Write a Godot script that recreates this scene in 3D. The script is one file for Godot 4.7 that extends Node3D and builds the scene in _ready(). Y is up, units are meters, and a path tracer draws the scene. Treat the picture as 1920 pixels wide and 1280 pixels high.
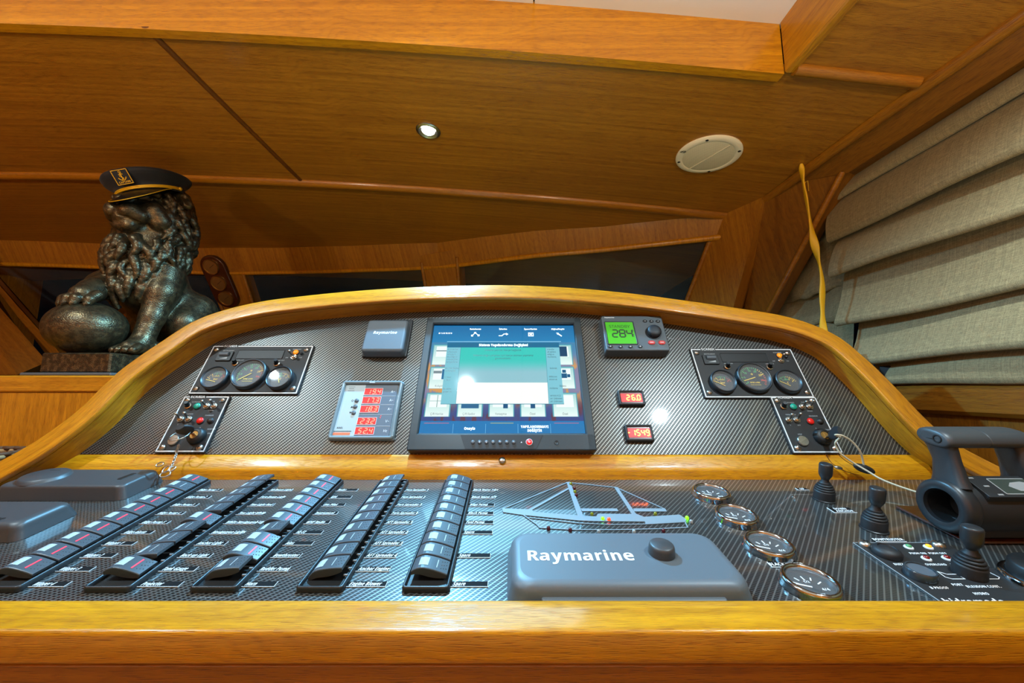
extends Node3D
# Helm station of a wooden motor yacht at night. Metres, y up, the bow towards -z.

const UP_PANEL := Vector3(0.0, 0.886445, -0.462834)      # the instrument panel leans back
const UP_DESK := Vector3(0.0, 0.199253, -0.979948)       # the switch desk rises towards it
var PANEL := Transform3D(Basis(Vector3.RIGHT, UP_PANEL, Vector3(0.0, 0.462834, 0.886445)), Vector3(0.0, 1.0747, -0.76646))   # axes of the panel face
var DESK := Transform3D(Basis(Vector3.RIGHT, UP_DESK, Vector3(0.0, 0.979948, 0.199253)), Vector3(0.0, 1.0333, -0.74644))
var M := {}

func _ready() -> void:
	var cam := Camera3D.new()
	cam.name = "camera"
	cam.position = Vector3(0.0, 1.2, 0.0)
	cam.rotation = Vector3(atan(90.0 / 720.0), 0, 0)
	cam.fov = rad_to_deg(2.0 * atan(640.0 / 720.0))
	cam.near = 0.02
	cam.far = 60.0
	add_child(cam)
	cam.current = true
	var env := Environment.new()
	env.background_mode = Environment.BG_COLOR
	env.background_color = Color(0.004, 0.006, 0.012)
	env.tonemap_mode = Environment.TONE_MAPPER_LINEAR
	env.tonemap_exposure = EXPOSURE
	env.sdfgi_enabled = true
	env.ssao_enabled = true
	env.ssil_enabled = true
	var we := WorldEnvironment.new()
	we.name = "night"
	we.environment = env
	add_child(we)
	materials()
	lights()
	room()
	side_blind()
	console()
	instruments()
	desk()
	lion_corner()

const EXPOSURE := 1.15
const COLD := Color(0.50, 0.81, 1.0)
const NEUTRAL := Color(0.86, 0.96, 1.0)

func lights() -> void:
	# three downlights over the helm, one over the cabinet, then added fill lamps behind the photographer
	downlight(Vector3(-0.2268, 0, -0.9613), 0.0, 2.3, COLD, "small round ceiling downlight with glowing white lens above the helm")
	downlight(Vector3(-0.205, 0, -0.3), 0.1, 0.55, NEUTRAL, "round downlight in the middle of the white hatch lining")
	downlight(Vector3(0.625, 0, -0.276), 0.0, 0.6, NEUTRAL, "round downlight in the side ceiling by the blind")
	downlight(Vector3(-1.1, 0, -0.32), 0.1, 0.7, NEUTRAL, "round downlight at the port end of the white hatch lining")
	fill_lamp(Vector3(-1.5, 0.86, 1.35), 1.7, "added unseen fill lamp with a cream shade at the port end of the sideboard")
	fill_lamp(Vector3(0.35, 0.86, 1.35), 1.7, "added unseen fill lamp with a cream shade at the starboard end of the sideboard")

# ---------------------------------------------------------------- materials
func materials() -> void:
	var im := wood_images()
	wood_tex = ImageTexture.create_from_image(im[0])
	wood_hgt = ImageTexture.create_from_image(im[1])
	M.rail = wood(Color(0.84, 0.59, 0.07), 0.33, Vector2(1.2, 3.0), 0.35)
	M.rim = wood(Color(0.80, 0.54, 0.07), 0.36, Vector2(1.2, 3.0), 0.25)
	M.fascia = wood(Color(0.66, 0.42, 0.06), 0.35, Vector2(1.2, 3.0), 0.4)
	M.veneer = wood(Color(0.74, 0.50, 0.12), 0.45, Vector2(0.9, 3.0), 0.25)
	M.header = wood(Color(0.70, 0.47, 0.10), 0.45, Vector2(1.2, 2.6), 0.2)
	M.batten = wood(Color(0.70, 0.46, 0.09), 0.35, Vector2(1.2, 3.0), 0.4)
	M.dark_batten = wood(Color(0.48, 0.28, 0.07), 0.4, Vector2(1.2, 3.0), 0.3)
	M.pillar = wood(Color(0.58, 0.375, 0.08), 0.4, Vector2(1.2, 2.2), 0.3)
	M.cabinet = wood(Color(0.82, 0.56, 0.10), 0.4, Vector2(1.2, 2.6), 0.3)
	M.dark_wood = wood(Color(0.30, 0.13, 0.05), 0.3, Vector2(1.5, 3.0), 0.5)
	M.white_lining = mat(Color(0.92, 0.92, 0.91), 0.6)
	M.seam = mat(Color(0.16, 0.13, 0.10), 0.8)
	M.weave = weave_material(0.38, 0.35)
	M.desk_weave = weave_material(0.32, 0.5)
	M.desk_weave.clearcoat_enabled = true
	M.desk_weave.clearcoat = 1.0
	M.desk_weave.clearcoat_roughness = 0.05
	M.weave.clearcoat_enabled = true
	M.weave.clearcoat = 1.0
	M.weave.clearcoat_roughness = 0.05
	M.night_glass = glass_pane(Color(0.6, 0.7, 0.8, 0.03), 0.02)
	M.night_glass.metallic_specular = 0.28
	M.floor = wood(Color(0.78, 0.64, 0.44), 0.5, Vector2(0.6, 2.0), 0.2)
	M.black = mat(Color(0.055, 0.058, 0.062), 0.5)
	M.satin = mat(Color(0.12, 0.135, 0.15), 0.38)
	M.plate = mat(Color(0.085, 0.085, 0.09), 0.6)
	M.label = mat(Color(0.04, 0.04, 0.045), 0.8, 0.0, 0.3)
	M.rubber = mat(Color(0.085, 0.092, 0.105), 0.55)
	M.grey = mat(Color(0.30, 0.33, 0.36), 0.42)
	M.cover = mat(Color(0.33, 0.37, 0.40), 0.45)
	M.cover_dark = mat(Color(0.22, 0.23, 0.24), 0.42)
	M.steel = mat(Color(0.70, 0.70, 0.68), 0.28, 1.0)
	M.chrome = mat(Color(0.66, 0.68, 0.70), 0.12, 1.0)
	M.brass = mat(Color(0.75, 0.60, 0.36), 0.3, 0.9)
	M.white = mat(Color(0.88, 0.88, 0.88), 0.5)
	M.white_line = mat(Color(0.82, 0.84, 0.85), 0.45)
	M.dim_line = mat(Color(0.55, 0.57, 0.58), 0.5)
	M.dial = mat(Color(0.05, 0.05, 0.048), 0.5)
	M.yellow_print = mat(Color(0.85, 0.72, 0.20), 0.5)
	M.green_print = mat(Color(0.25, 0.60, 0.32), 0.5)
	M.red_print = mat(Color(0.75, 0.22, 0.14), 0.5)
	M.glass = glass_pane()
	M.glass.metallic_specular = 0.33
	M.amber = glow(Color(1.0, 0.55, 0.05), 0.35)
	M.green_cap = mat(Color(0.03, 0.52, 0.42), 0.35)
	M.red_cap = mat(Color(0.80, 0.07, 0.05), 0.35)
	M.lens = mat(Color(0.62, 0.68, 0.70), 0.25)
	M.lamp_glow = glow(Color(1.0, 0.98, 0.94), 40.0)
	M.dial_brass = mat(Color(0.72, 0.62, 0.42), 0.35, 0.9)
	M.dial_brass.anisotropy_enabled = false
	M.figure_led = glow(Color(1.0, 0.36, 0.28), 3.0)
	M.orange_led = glow(Color(1.0, 0.45, 0.16), 7.0)
	M.red_led = glow(Color(1.0, 0.07, 0.05), 3.0)
	M.pink_led = glow(Color(1.0, 0.20, 0.28), 1.3)

# ---------------------------------------------------------------- the cabin
static func crown(x: float) -> float:
	# the cambered deckhead: height of the ceiling at x
	return 1.956 - 0.0217 * (x + 1.9) * (x + 1.9)

func ceiling_sheet(b: Mb, x0: float, x1: float, z0: float, z1: float, up := 0.0, th := 0.018) -> void:
	var n := maxi(2, int((x1 - x0) / 0.12))
	for i in n:
		var a := lerpf(x0, x1, float(i) / n)
		var c := lerpf(x0, x1, float(i + 1) / n)
		var ya := crown(a) + up
		var yc := crown(c) + up
		var na := Vector3(-0.0434 * (a + 1.9), -1, 0).normalized()
		var nc := Vector3(-0.0434 * (c + 1.9), -1, 0).normalized()
		for e: float in [0.0, th]:
			var s := 1.0 if e == 0.0 else -1.0
			var A := Vector3(a, ya + e, z0)
			var B := Vector3(c, yc + e, z0)
			var C := Vector3(c, yc + e, z1)
			var D := Vector3(a, ya + e, z1)
			b.tri(A, B, C, na * s, nc * s, nc * s, Vector2(a, z0), Vector2(c, z0), Vector2(c, z1))
			b.tri(A, C, D, na * s, nc * s, na * s, Vector2(a, z0), Vector2(c, z1), Vector2(a, z1))
		for z: float in [z0, z1]:
			b.quad(Vector3(a, ya, z), Vector3(c, yc, z), Vector3(c, yc + th, z), Vector3(a, ya + th, z), Vector3(0, 0, -1.0 if z == z0 else 1.0), Vector3.RIGHT)
	for x: float in [x0, x1]:
		var y := crown(x) + up
		b.quad(Vector3(x, y, z0), Vector3(x, y, z1), Vector3(x, y + th, z1), Vector3(x, y + th, z0), Vector3(-1.0 if x == x0 else 1.0, 0, 0))

func batten(b: Mb, P: PackedVector3Array, w: float, h: float) -> void:
	# half-round moulding under the ceiling along P
	var prof := PackedVector2Array()
	var nr := PackedVector2Array()
	var k := 8
	for i in k + 1:
		var a := PI * i / k
		prof.append(Vector2(cos(a) * w * 0.5, -sin(a) * h))
	for i in k + 1:
		var a0 := PI * i / k
		var a1 := PI * (i + 1) / k
		if i < k:
			nr.append(Vector2(cos(a0), -sin(a0)))
			nr.append(Vector2(cos(a1), -sin(a1)))
		else:
			nr.append(Vector2(0, 1))
			nr.append(Vector2(0, 1))
	var side := []
	for i in P.size():
		var d := (P[mini(i + 1, P.size() - 1)] - P[maxi(i - 1, 0)]).normalized()
		side.append(d.cross(Vector3.UP).normalized())
	b.sweep(P, prof, nr, side, Vector3.UP)

func plank(b: Mb, a: Vector3, c: Vector3, d: Vector3, e: Vector3, th: float, front: Vector3, grain := Vector3.UP) -> void:
	# board with the corners a c d e on its front, th thick
	var nn := (c - a).cross(e - a).normalized()
	if nn.dot(front) < 0.0:
		nn = -nn
	var o := -nn * th
	b.quad(a, c, d, e, nn, grain)
	b.quad(a + o, c + o, d + o, e + o, -nn, grain)
	var q := [a, c, d, e]
	var mid := (a + c + d + e) * 0.25
	for i in 4:
		var p0: Vector3 = q[i]
		var p1: Vector3 = q[(i + 1) % 4]
		b.quad(p0, p1, p1 + o, p0 + o, (p0 + p1) * 0.5 - mid, p1 - p0)

func downlight(at: Vector3, up: float, e: float, col: Color, label: String) -> void:
	var y := crown(at.x) + up
	var tilt := Basis(Vector3.BACK, -0.0434 * (at.x + 1.9)) * Basis(Vector3.RIGHT, PI / 2)   # local +z looks down
	var o := thing("ceiling_downlight", label, "downlight", Transform3D(tilt, Vector3(at.x, y, at.z)))
	var b := Mb.new()
	b.lathe([Vector2(0.033, 0.0), Vector2(0.033, 0.002), Vector2(0.031, 0.004), Vector2(0.026, 0.005), Vector2(0.020, 0.0015), Vector2(0.0175, 0.001)], 32)
	part("trim_ring", b, M.steel, o)
	var c := Mb.new()
	c.lathe([Vector2(0.0175, 0.001), Vector2(0.015, 0.0035), Vector2(0.009, 0.0055), Vector2(0.0, 0.006)], 24, 0.3)
	part("lamp_lens", c, M.lamp_glow, o)
	var l := SpotLight3D.new()
	l.name = "lamp_light"
	l.position = Vector3(0, 0, 0.012)
	l.rotation.y = PI      # shines along local +z
	l.spot_angle = 82.0
	l.spot_angle_attenuation = 0.6
	l.light_size = 0.016
	l.light_color = col
	l.light_energy = e
	l.spot_range = 8.0
	l.spot_attenuation = 2.0
	l.shadow_enabled = true
	o.add_child(l)

func fill_lamp(at: Vector3, e: float, label: String) -> void:
	# unseen fill lamp shaped as a table lamp, added to brighten the ceiling
	var o := thing("fill_table_lamp", label, "lamp", Transform3D(Basis(), at))
	var b := Mb.new()
	b.m = Transform3D(Basis(Vector3.RIGHT, -PI / 2), Vector3.ZERO)
	b.lathe([Vector2(0.0, 0.0), Vector2(0.07, 0.0), Vector2(0.07, 0.012), Vector2(0.03, 0.03), Vector2(0.045, 0.09), Vector2(0.05, 0.13), Vector2(0.02, 0.19), Vector2(0.01, 0.21), Vector2(0.01, 0.25), Vector2(0.0, 0.25)], 28, 0.6)
	part("base", b, M.brass, o)
	var s := Mb.new()
	s.m = Transform3D(Basis(Vector3.RIGHT, -PI / 2), Vector3.ZERO)
	s.lathe([Vector2(0.13, 0.20), Vector2(0.08, 0.38)], 32)
	part("lamp_shade", s, glow(Color(1.0, 0.90, 0.72), 0.9), o)
	var l := OmniLight3D.new()
	l.name = "lamp_light"
	l.position = Vector3(0, 0.29, 0)
	l.light_size = 0.06
	l.light_color = Color(1.0, 0.95, 0.84)
	l.light_energy = e
	l.omni_range = 8.0
	l.omni_attenuation = 2.0
	l.shadow_enabled = true
	o.add_child(l)

func room() -> void:
	var fl := setting("floor", "pale planked cabin sole behind the helm")
	var b := Mb.new()
	for i in 18:
		b.box(Vector3(-1.1, -0.02, -2.45 + 0.27 * i), Vector3(4.3, 0.04, 0.268), Vector3.RIGHT, 0.002)
	part("plank_surface", b, M.floor, fl)
	# ceiling: veneered sheets on a camber, hatch recess with a white lining
	var ce := setting("ceiling", "cambered oak veneer ceiling over the helm")
	for q: Array in [[-3.2, 0.93, -2.5, -1.283], [-3.2, -0.742, -1.279, -0.692], [-0.738, 0.93, -1.279, -0.692], [0.548, 0.93, -0.692, 2.0], [-3.2, -1.75, -0.692, 2.0], [-1.75, 0.548, 0.72, 2.0]]:
		b = Mb.new()
		ceiling_sheet(b, q[0], q[1], q[2], q[3])
		part("ceiling_panel", b, M.veneer, ce)
	for q: Array in [[-1.75, 0.043], [0.046, 0.548]]:
		b = Mb.new()
		ceiling_sheet(b, q[0], q[1], -0.705, 0.72, 0.105)
		part("lining_panel", b, M.white_lining, ce)
	b = Mb.new()
	ceiling_sheet(b, 0.03, 0.06, -0.705, 0.72, 0.112)
	part("seam", b, M.seam, ce)
	# coaming of the hatch: boards between ceiling and lining
	var cm := setting("trim_1", "oak coaming boards round the white hatch recess", "trim")
	b = Mb.new()
	var n := 20
	for i in n:
		var xa := lerpf(-1.75, 0.54, float(i) / n)
		var xc := lerpf(-1.75, 0.54, float(i + 1) / n)
		for zf: Array in [[-0.69, 1.0], [0.72, -1.0]]:
			var z: float = zf[0]
			var s: float = zf[1]
			b.quad(Vector3(xa, crown(xa) - 0.006, z), Vector3(xc, crown(xc) - 0.006, z), Vector3(xc, crown(xc) + 0.11, z), Vector3(xa, crown(xa) + 0.11, z), Vector3(0, 0, s), Vector3.RIGHT)
			b.quad(Vector3(xa, crown(xa) - 0.006, z), Vector3(xc, crown(xc) - 0.006, z), Vector3(xc, crown(xc) - 0.006, z - s * 0.02), Vector3(xa, crown(xa) - 0.006, z - s * 0.02), Vector3.DOWN, Vector3.RIGHT)
			b.quad(Vector3(xa, crown(xa) - 0.006, z - s * 0.02), Vector3(xc, crown(xc) - 0.006, z - s * 0.02), Vector3(xc, crown(xc) + 0.11, z - s * 0.02), Vector3(xa, crown(xa) + 0.11, z - s * 0.02), Vector3(0, 0, -s), Vector3.RIGHT)
	part("coaming_board", b, M.rail, cm)
	for x: float in [0.54, -1.75]:
		b = Mb.new()
		b.box(Vector3(x + (0.01 if x > 0 else -0.01), crown(x) + 0.052, 0.015), Vector3(0.02, 0.116, 1.41), Vector3.BACK, 0.003)
		part("coaming_board", b, M.rail, cm)
	# battens
	var tr := setting("trim_2", "half-round oak batten across the ceiling ahead of the downlight", "trim")
	b = Mb.new()
	var P := PackedVector3Array()
	for i in 36:
		var x := lerpf(-3.2, 0.80, i / 35.0)
		P.append(Vector3(x, crown(x), -1.281))
	batten(b, P, 0.042, 0.014)
	part("moulding", b, M.batten, tr)
	tr = setting("trim_3", "thin strip covering the seam of two ceiling panels", "trim")
	b = Mb.new()
	batten(b, PackedVector3Array([Vector3(-0.74, crown(-0.74), -0.69), Vector3(-0.74, crown(-0.74), -1.262)]), 0.016, 0.005)
	part("moulding", b, M.dark_batten, tr)
	tr = setting("trim_4", "long quarter-round moulding where ceiling meets the side frame", "trim")
	b = Mb.new()
	P = PackedVector3Array()
	for i in 12:
		var z := lerpf(-1.16, 2.0, i / 11.0)
		P.append(Vector3(0.803 + 0.025 * clampf((z + 0.95) / 0.5, 0.0, 1.0), crown(0.803), z))
	batten(b, P, 0.034, 0.014)
	part("moulding", b, M.batten, tr)
	tr = setting("trim_5", "half-round batten from the hatch corner to the side moulding", "trim")
	b = Mb.new()
	batten(b, PackedVector3Array([Vector3(0.555, crown(0.555), -0.682), Vector3(0.795, crown(0.795), -0.684)]), 0.024, 0.012)
	part("moulding", b, M.batten, tr)
	# windscreen: header, mullions and raked panes
	var top := PackedVector3Array([Vector3(-3.2, 1.92, -1.77), Vector3(-2.578, 1.946, -1.855), Vector3(-2.023, 1.956, -1.945), Vector3(-1.665, 1.955, -1.988), Vector3(-1.25, 1.947, -1.965), Vector3(-0.836, 1.931, -1.897), Vector3(-0.362, 1.905, -1.786), Vector3(0.091, 1.87, -1.566), Vector3(0.362, 1.845, -1.466), Vector3(0.745, 1.803, -1.268)])
	var drop := [0.108, 0.108, 0.112, 0.12, 0.116, 0.112, 0.104, 0.094, 0.082, 0.069]
	var wf := setting("wall_front", "oak header and mullions of the raked windscreen", "wall")
	b = Mb.new()
	var lip := Mb.new()
	var lp := PackedVector3Array()
	var L := 0.0
	for i in top.size() - 1:
		var a := top[i] + Vector3(0, 0.02, 0.013)
		var c := top[i + 1] + Vector3(0, 0.02, 0.013)
		var d: float = drop[i]
		var e: float = drop[i + 1]
		var a2 := top[i] + Vector3(0, -d, -0.65 * d)
		var c2 := top[i + 1] + Vector3(0, -e, -0.65 * e)
		plank(b, a, c, c2, a2, 0.03, Vector3.BACK)
		lp.append(a2 + Vector3(0, 0.004, 0.004))
		if i == top.size() - 2:
			lp.append(c2 + Vector3(0, 0.004, 0.004))
	part("header_board", b, M.header, wf)
	lip.tube(spline3(lp, 4), 0.011, 10)
	part("header_lip", lip, M.rail, wf)
	var rk := func(x: float, y: float) -> Vector3:
		# a point of the raked windscreen
		for i in top.size() - 1:
			if x <= top[i + 1].x or i == top.size() - 2:
				var k := (x - top[i].x) / (top[i + 1].x - top[i].x)
				var tp := top[i].lerp(top[i + 1], k)
				return Vector3(x, y, tp.z - 0.65 * (tp.y - y))
		return Vector3.ZERO
	for q: Array in [[-0.458, -0.258], [-1.69, -1.475], [-2.95, -2.8]]:
		b = Mb.new()
		plank(b, rk.call(q[0], 1.86), rk.call(q[1], 1.86), rk.call(q[1] + 0.01, 1.1), rk.call(q[0] + 0.06, 1.1), 0.06, Vector3.BACK)
		for x: float in [q[0] + 0.006, q[1] - 0.006]:
			b.tube(PackedVector3Array([rk.call(x, 1.83) + Vector3(0, 0, 0.002), rk.call(x + (0.06 if x < q[0] + 0.05 else 0.01), 1.1) + Vector3(0, 0, 0.002)]), 0.010, 8)
		part("mullion", b, M.header, wf)
	var edges := [[-2.8, -1.66], [-1.475, -0.44], [-0.255, 0.66]]
	for i in 3:
		var w := setting("window_%d" % (i + 1), ["left windscreen pane behind the lion statue with night outside", "middle windscreen pane between the dial board and the centre mullion", "right windscreen pane ahead of the corner pillar"][i], "window")
		b = Mb.new()
		var x0: float = edges[i][0]
		var x1: float = edges[i][1]
		var nn := 6
		var bk := Vector3(0, -0.03, -0.045)
		for k in nn:
			var xa := lerpf(x0 - 0.03, x1 + 0.05, float(k) / nn)
			var xc := lerpf(x0 - 0.03, x1 + 0.05, float(k + 1) / nn)
			var A: Vector3 = rk.call(xa, 1.86)
			var B: Vector3 = rk.call(xc, 1.86)
			var C: Vector3 = rk.call(xc, 1.08)
			var D: Vector3 = rk.call(xa, 1.08)
			plank(b, A + bk, B + bk, C + bk, D + bk, 0.008, Vector3.BACK)
		part("glass_pane", b, M.night_glass, w)
	b = Mb.new()
	for q: Array in [[-3.2, -0.4], [-0.4, 0.93]]:
		var A2: Vector3 = rk.call(q[0], 1.12)
		var B2: Vector3 = rk.call(q[1], 1.12)
		plank(b, A2 + Vector3(0, 0, -0.1), B2 + Vector3(0, 0, -0.1), Vector3(q[1], 1.12, -0.99), Vector3(q[0], 1.12, -0.99), 0.03, Vector3.UP, Vector3.RIGHT)
		plank(b, A2, B2, B2 + Vector3(0, -1.14, -0.1), A2 + Vector3(0, -1.14, -0.1), 0.04, Vector3.BACK, Vector3.RIGHT)
	part("dash_shelf", b, M.pillar, wf)
	# corner pillar between windscreen and side window
	var pl := setting("trim_6", "raked oak corner pillar between the windscreen and the side window", "trim")
	b = Mb.new()
	var At := Vector3(0.737, 1.815, -1.272)
	var Ab := Vector3(0.631, 1.15, -1.77)
	var Bt := Vector3(0.79, 1.81, -1.13)
	var Bb := Vector3(0.752, 1.15, -1.50)
	plank(b, At, Bt, Bb, Ab, 0.04, Vector3(-0.5, 0, 1))
	part("inner_board", b, M.header, pl)
	b = Mb.new()
	plank(b, Bt + Vector3(0.0, 0, -0.008), Vector3(0.868, 1.80, -0.90), Vector3(0.858, 1.15, -1.60), Bb + Vector3(0, 0, -0.008), 0.05, Vector3(-1, 0, 1))
	part("outer_board", b, M.pillar, pl)
	b = Mb.new()
	b.tube(PackedVector3Array([At + Vector3(-0.004, 0, -0.01), Ab + Vector3(-0.004, 0, -0.01)]), 0.010, 8)
	b.tube(PackedVector3Array([Vector3(0.864, 1.765, -0.940), Vector3(0.858, 1.15, -1.605)]), 0.008, 8)
	part("edge_bead", b, M.batten, pl)
	# starboard side: header frame, wall below the window, sill, window
	var wr := setting("wall_right", "oak lined side of the wheelhouse below and above the blind", "wall")
	b = Mb.new()
	plank(b, Vector3(0.815, 1.80, -1.06), Vector3(0.815, 1.80, 2.0), Vector3(0.868, 1.755, 2.0), Vector3(0.868, 1.755, -0.93), 0.05, Vector3(-1, -1, 0), Vector3.BACK)
	b.box(Vector3(0.93, 1.79, 0.2), Vector3(0.14, 0.05, 3.6), Vector3.BACK)
	part("window_head", b, M.pillar, wr)
	b = Mb.new()
	b.box(Vector3(0.965, 1.18, 0.2), Vector3(0.12, 0.064, 3.6), Vector3.BACK, 0.008)
	part("sill_board", b, M.pillar, wr)
	b = Mb.new()
	b.box(Vector3(0.955, 0.575, 0.2), Vector3(0.06, 1.15, 3.6), Vector3.UP)
	part("lower_panel", b, M.pillar, wr)
	b = Mb.new()
	b.box(Vector3(0.97, 1.48, 1.4), Vector3(0.06, 0.55, 1.2), Vector3.UP)
	part("after_panel", b, M.pillar, wr)
	var w4 := setting("window_4", "side window hidden behind the linen blind", "window")
	b = Mb.new()
	b.box(Vector3(0.985, 1.48, -0.4), Vector3(0.006, 0.56, 2.4))
	part("glass_pane", b, M.night_glass, w4)
	# rest of the cabin
	var wl := setting("wall_left", "oak panelled far side of the cabin", "wall")
	b = Mb.new()
	b.box(Vector3(-3.23, 0.98, -0.25), Vector3(0.06, 1.96, 4.6), Vector3.UP)
	part("wall_panel", b, M.cabinet, wl)
	var wb := setting("wall_back", "oak after bulkhead of the wheelhouse", "wall")
	b = Mb.new()
	b.box(Vector3(-1.1, 0.98, 2.03), Vector3(4.4, 1.96, 0.06), Vector3.UP)
	b.box(Vector3(-1.1, 1.86, 1.78), Vector3(4.4, 0.02, 0.02), Vector3.RIGHT)
	part("wall_panel", b, M.cabinet, wb)
	var sb := thing("sideboard", "low oak sideboard along the after bulkhead", "sideboard")
	b = Mb.new()
	b.box(Vector3(-0.6, 0.43, 1.4), Vector3(2.6, 0.86, 0.45), Vector3.RIGHT, 0.006)
	part("body", b, M.cabinet, sb)
	var be := thing("light_block_bench", "added unseen cream bench behind the photographer that keeps fill light off the fascia", "bench")  # out of view, added to shade the fascia from the fill lamps
	b = Mb.new()
	b.box(Vector3(-0.35, 0.25, 0.68), Vector3(2.3, 0.46, 0.5), Vector3.RIGHT, 0.006)
	part("base", b, M.cabinet, be)
	var hide := mat(Color(0.72, 0.66, 0.55), 0.6)
	b = Mb.new()
	b.box(Vector3(-0.35, 0.55, 0.66), Vector3(2.3, 0.14, 0.5), Vector3.RIGHT, 0.03)
	part("seat", b, hide, be)
	b = Mb.new()
	b.box(Vector3(-0.35, 0.94, 0.90), Vector3(2.3, 0.62, 0.12), Vector3.RIGHT, 0.03)
	part("backrest", b, hide, be)
	var bc := thing("gap_block", "small black block with a pale edge, put in for a dark gap, on the sill behind the console's right shoulder", "case", Transform3D(Basis(Vector3.UP, 0.5), Vector3(0.905, 1.2125, -0.925)))  # black block put in where a dark gap shows by the sill
	b = Mb.new()
	b.box(Vector3(0, 0.022, 0), Vector3(0.012, 0.044, 0.030), Vector3.RIGHT, 0.002)
	part("shell", b, M.black, bc)
	b = Mb.new()
	b.box(Vector3(-0.003, 0.022, 0.0155), Vector3(0.002, 0.042, 0.002))
	part("pale_edge", b, M.white_line, bc)

# ---------------------------------------------------------------- blind, rope, speaker
func linen() -> StandardMaterial3D:
	var n := 256
	var im := Image.create(n, n, false, Image.FORMAT_RGB8)
	var hm := Image.create(n, n, false, Image.FORMAT_L8)
	var r := RandomNumberGenerator.new()
	r.seed = 77
	var a := noise_image(n, n, 0.05, 21, 3).get_data()
	var row := []
	var col := []
	for i in n:
		row.append(r.randf())
		col.append(r.randf())
	for y in n:
		for x in n:
			var k = 0.80 + 0.10 * (row[y] - 0.5) + 0.10 * (col[x] - 0.5) + 0.22 * (r.randf() - 0.5) + 0.12 * (a[y * n + x] / 255.0 - 0.5)
			im.set_pixel(x, y, Color(k, k * 0.985, k * 0.95))
			var hh := 0.5 + 0.25 * sin(x * PI / 2.0) + 0.25 * sin(y * PI / 2.0)
			hm.set_pixel(x, y, Color(hh, hh, hh))
	var m := mat(Color(0.72, 0.66, 0.50), 0.9)
	m.albedo_texture = ImageTexture.create_from_image(im)
	m.uv1_scale = Vector3(6.0, 6.0, 1)
	m.rim_enabled = true
	m.rim = 0.3
	return m

func blind_fold(b: Mb, zf: float, zb: float, top: Array, bot: Array, x0: float, x1: float, sd: float) -> void:
	# one hanging fold: front sheet from top to bottom edge, rolled hem, back sheet
	var yt := func(u: float) -> float: return lerpf(top[0], top[1], u)
	var yb := func(u: float) -> float: return lerpf(bot[0], bot[1], u) + 0.003 * sin(u * 9.0 + sd) + 0.002 * sin(u * 23.0 + sd * 2.0)
	var f := func(u: float, v: float) -> Vector3:
		var z := lerpf(zf, zb, u)
		var wav := 0.005 * sin(u * 7.0 + sd * 1.7) + 0.003 * sin(u * 17.0 + sd)
		if v < 0.7:
			var k := v / 0.7
			var bulge := sin(k * PI) * 0.010 * sin(u * 5.0 + sd)
			return Vector3(lerpf(x0, x1, pow(k, 0.8)) - bulge + wav * k, lerpf(yt.call(u), yb.call(u) + 0.012, k), z)
		elif v < 0.9:
			var a := (v - 0.7) / 0.2 * PI
			return Vector3(x1 + wav + 0.008 - 0.008 * cos(a), yb.call(u) + 0.012 - 0.012 * sin(a), z)
		var k2 := (v - 0.9) / 0.1
		return Vector3(lerpf(x1 + 0.016 + wav, x0 + 0.012, k2), lerpf(yb.call(u) + 0.012, yb.call(u) + 0.05, k2), z)
	b.grid(f, 36, 24, Vector3(-1, 0, 0), absf(zb - zf), 0.2)

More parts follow.
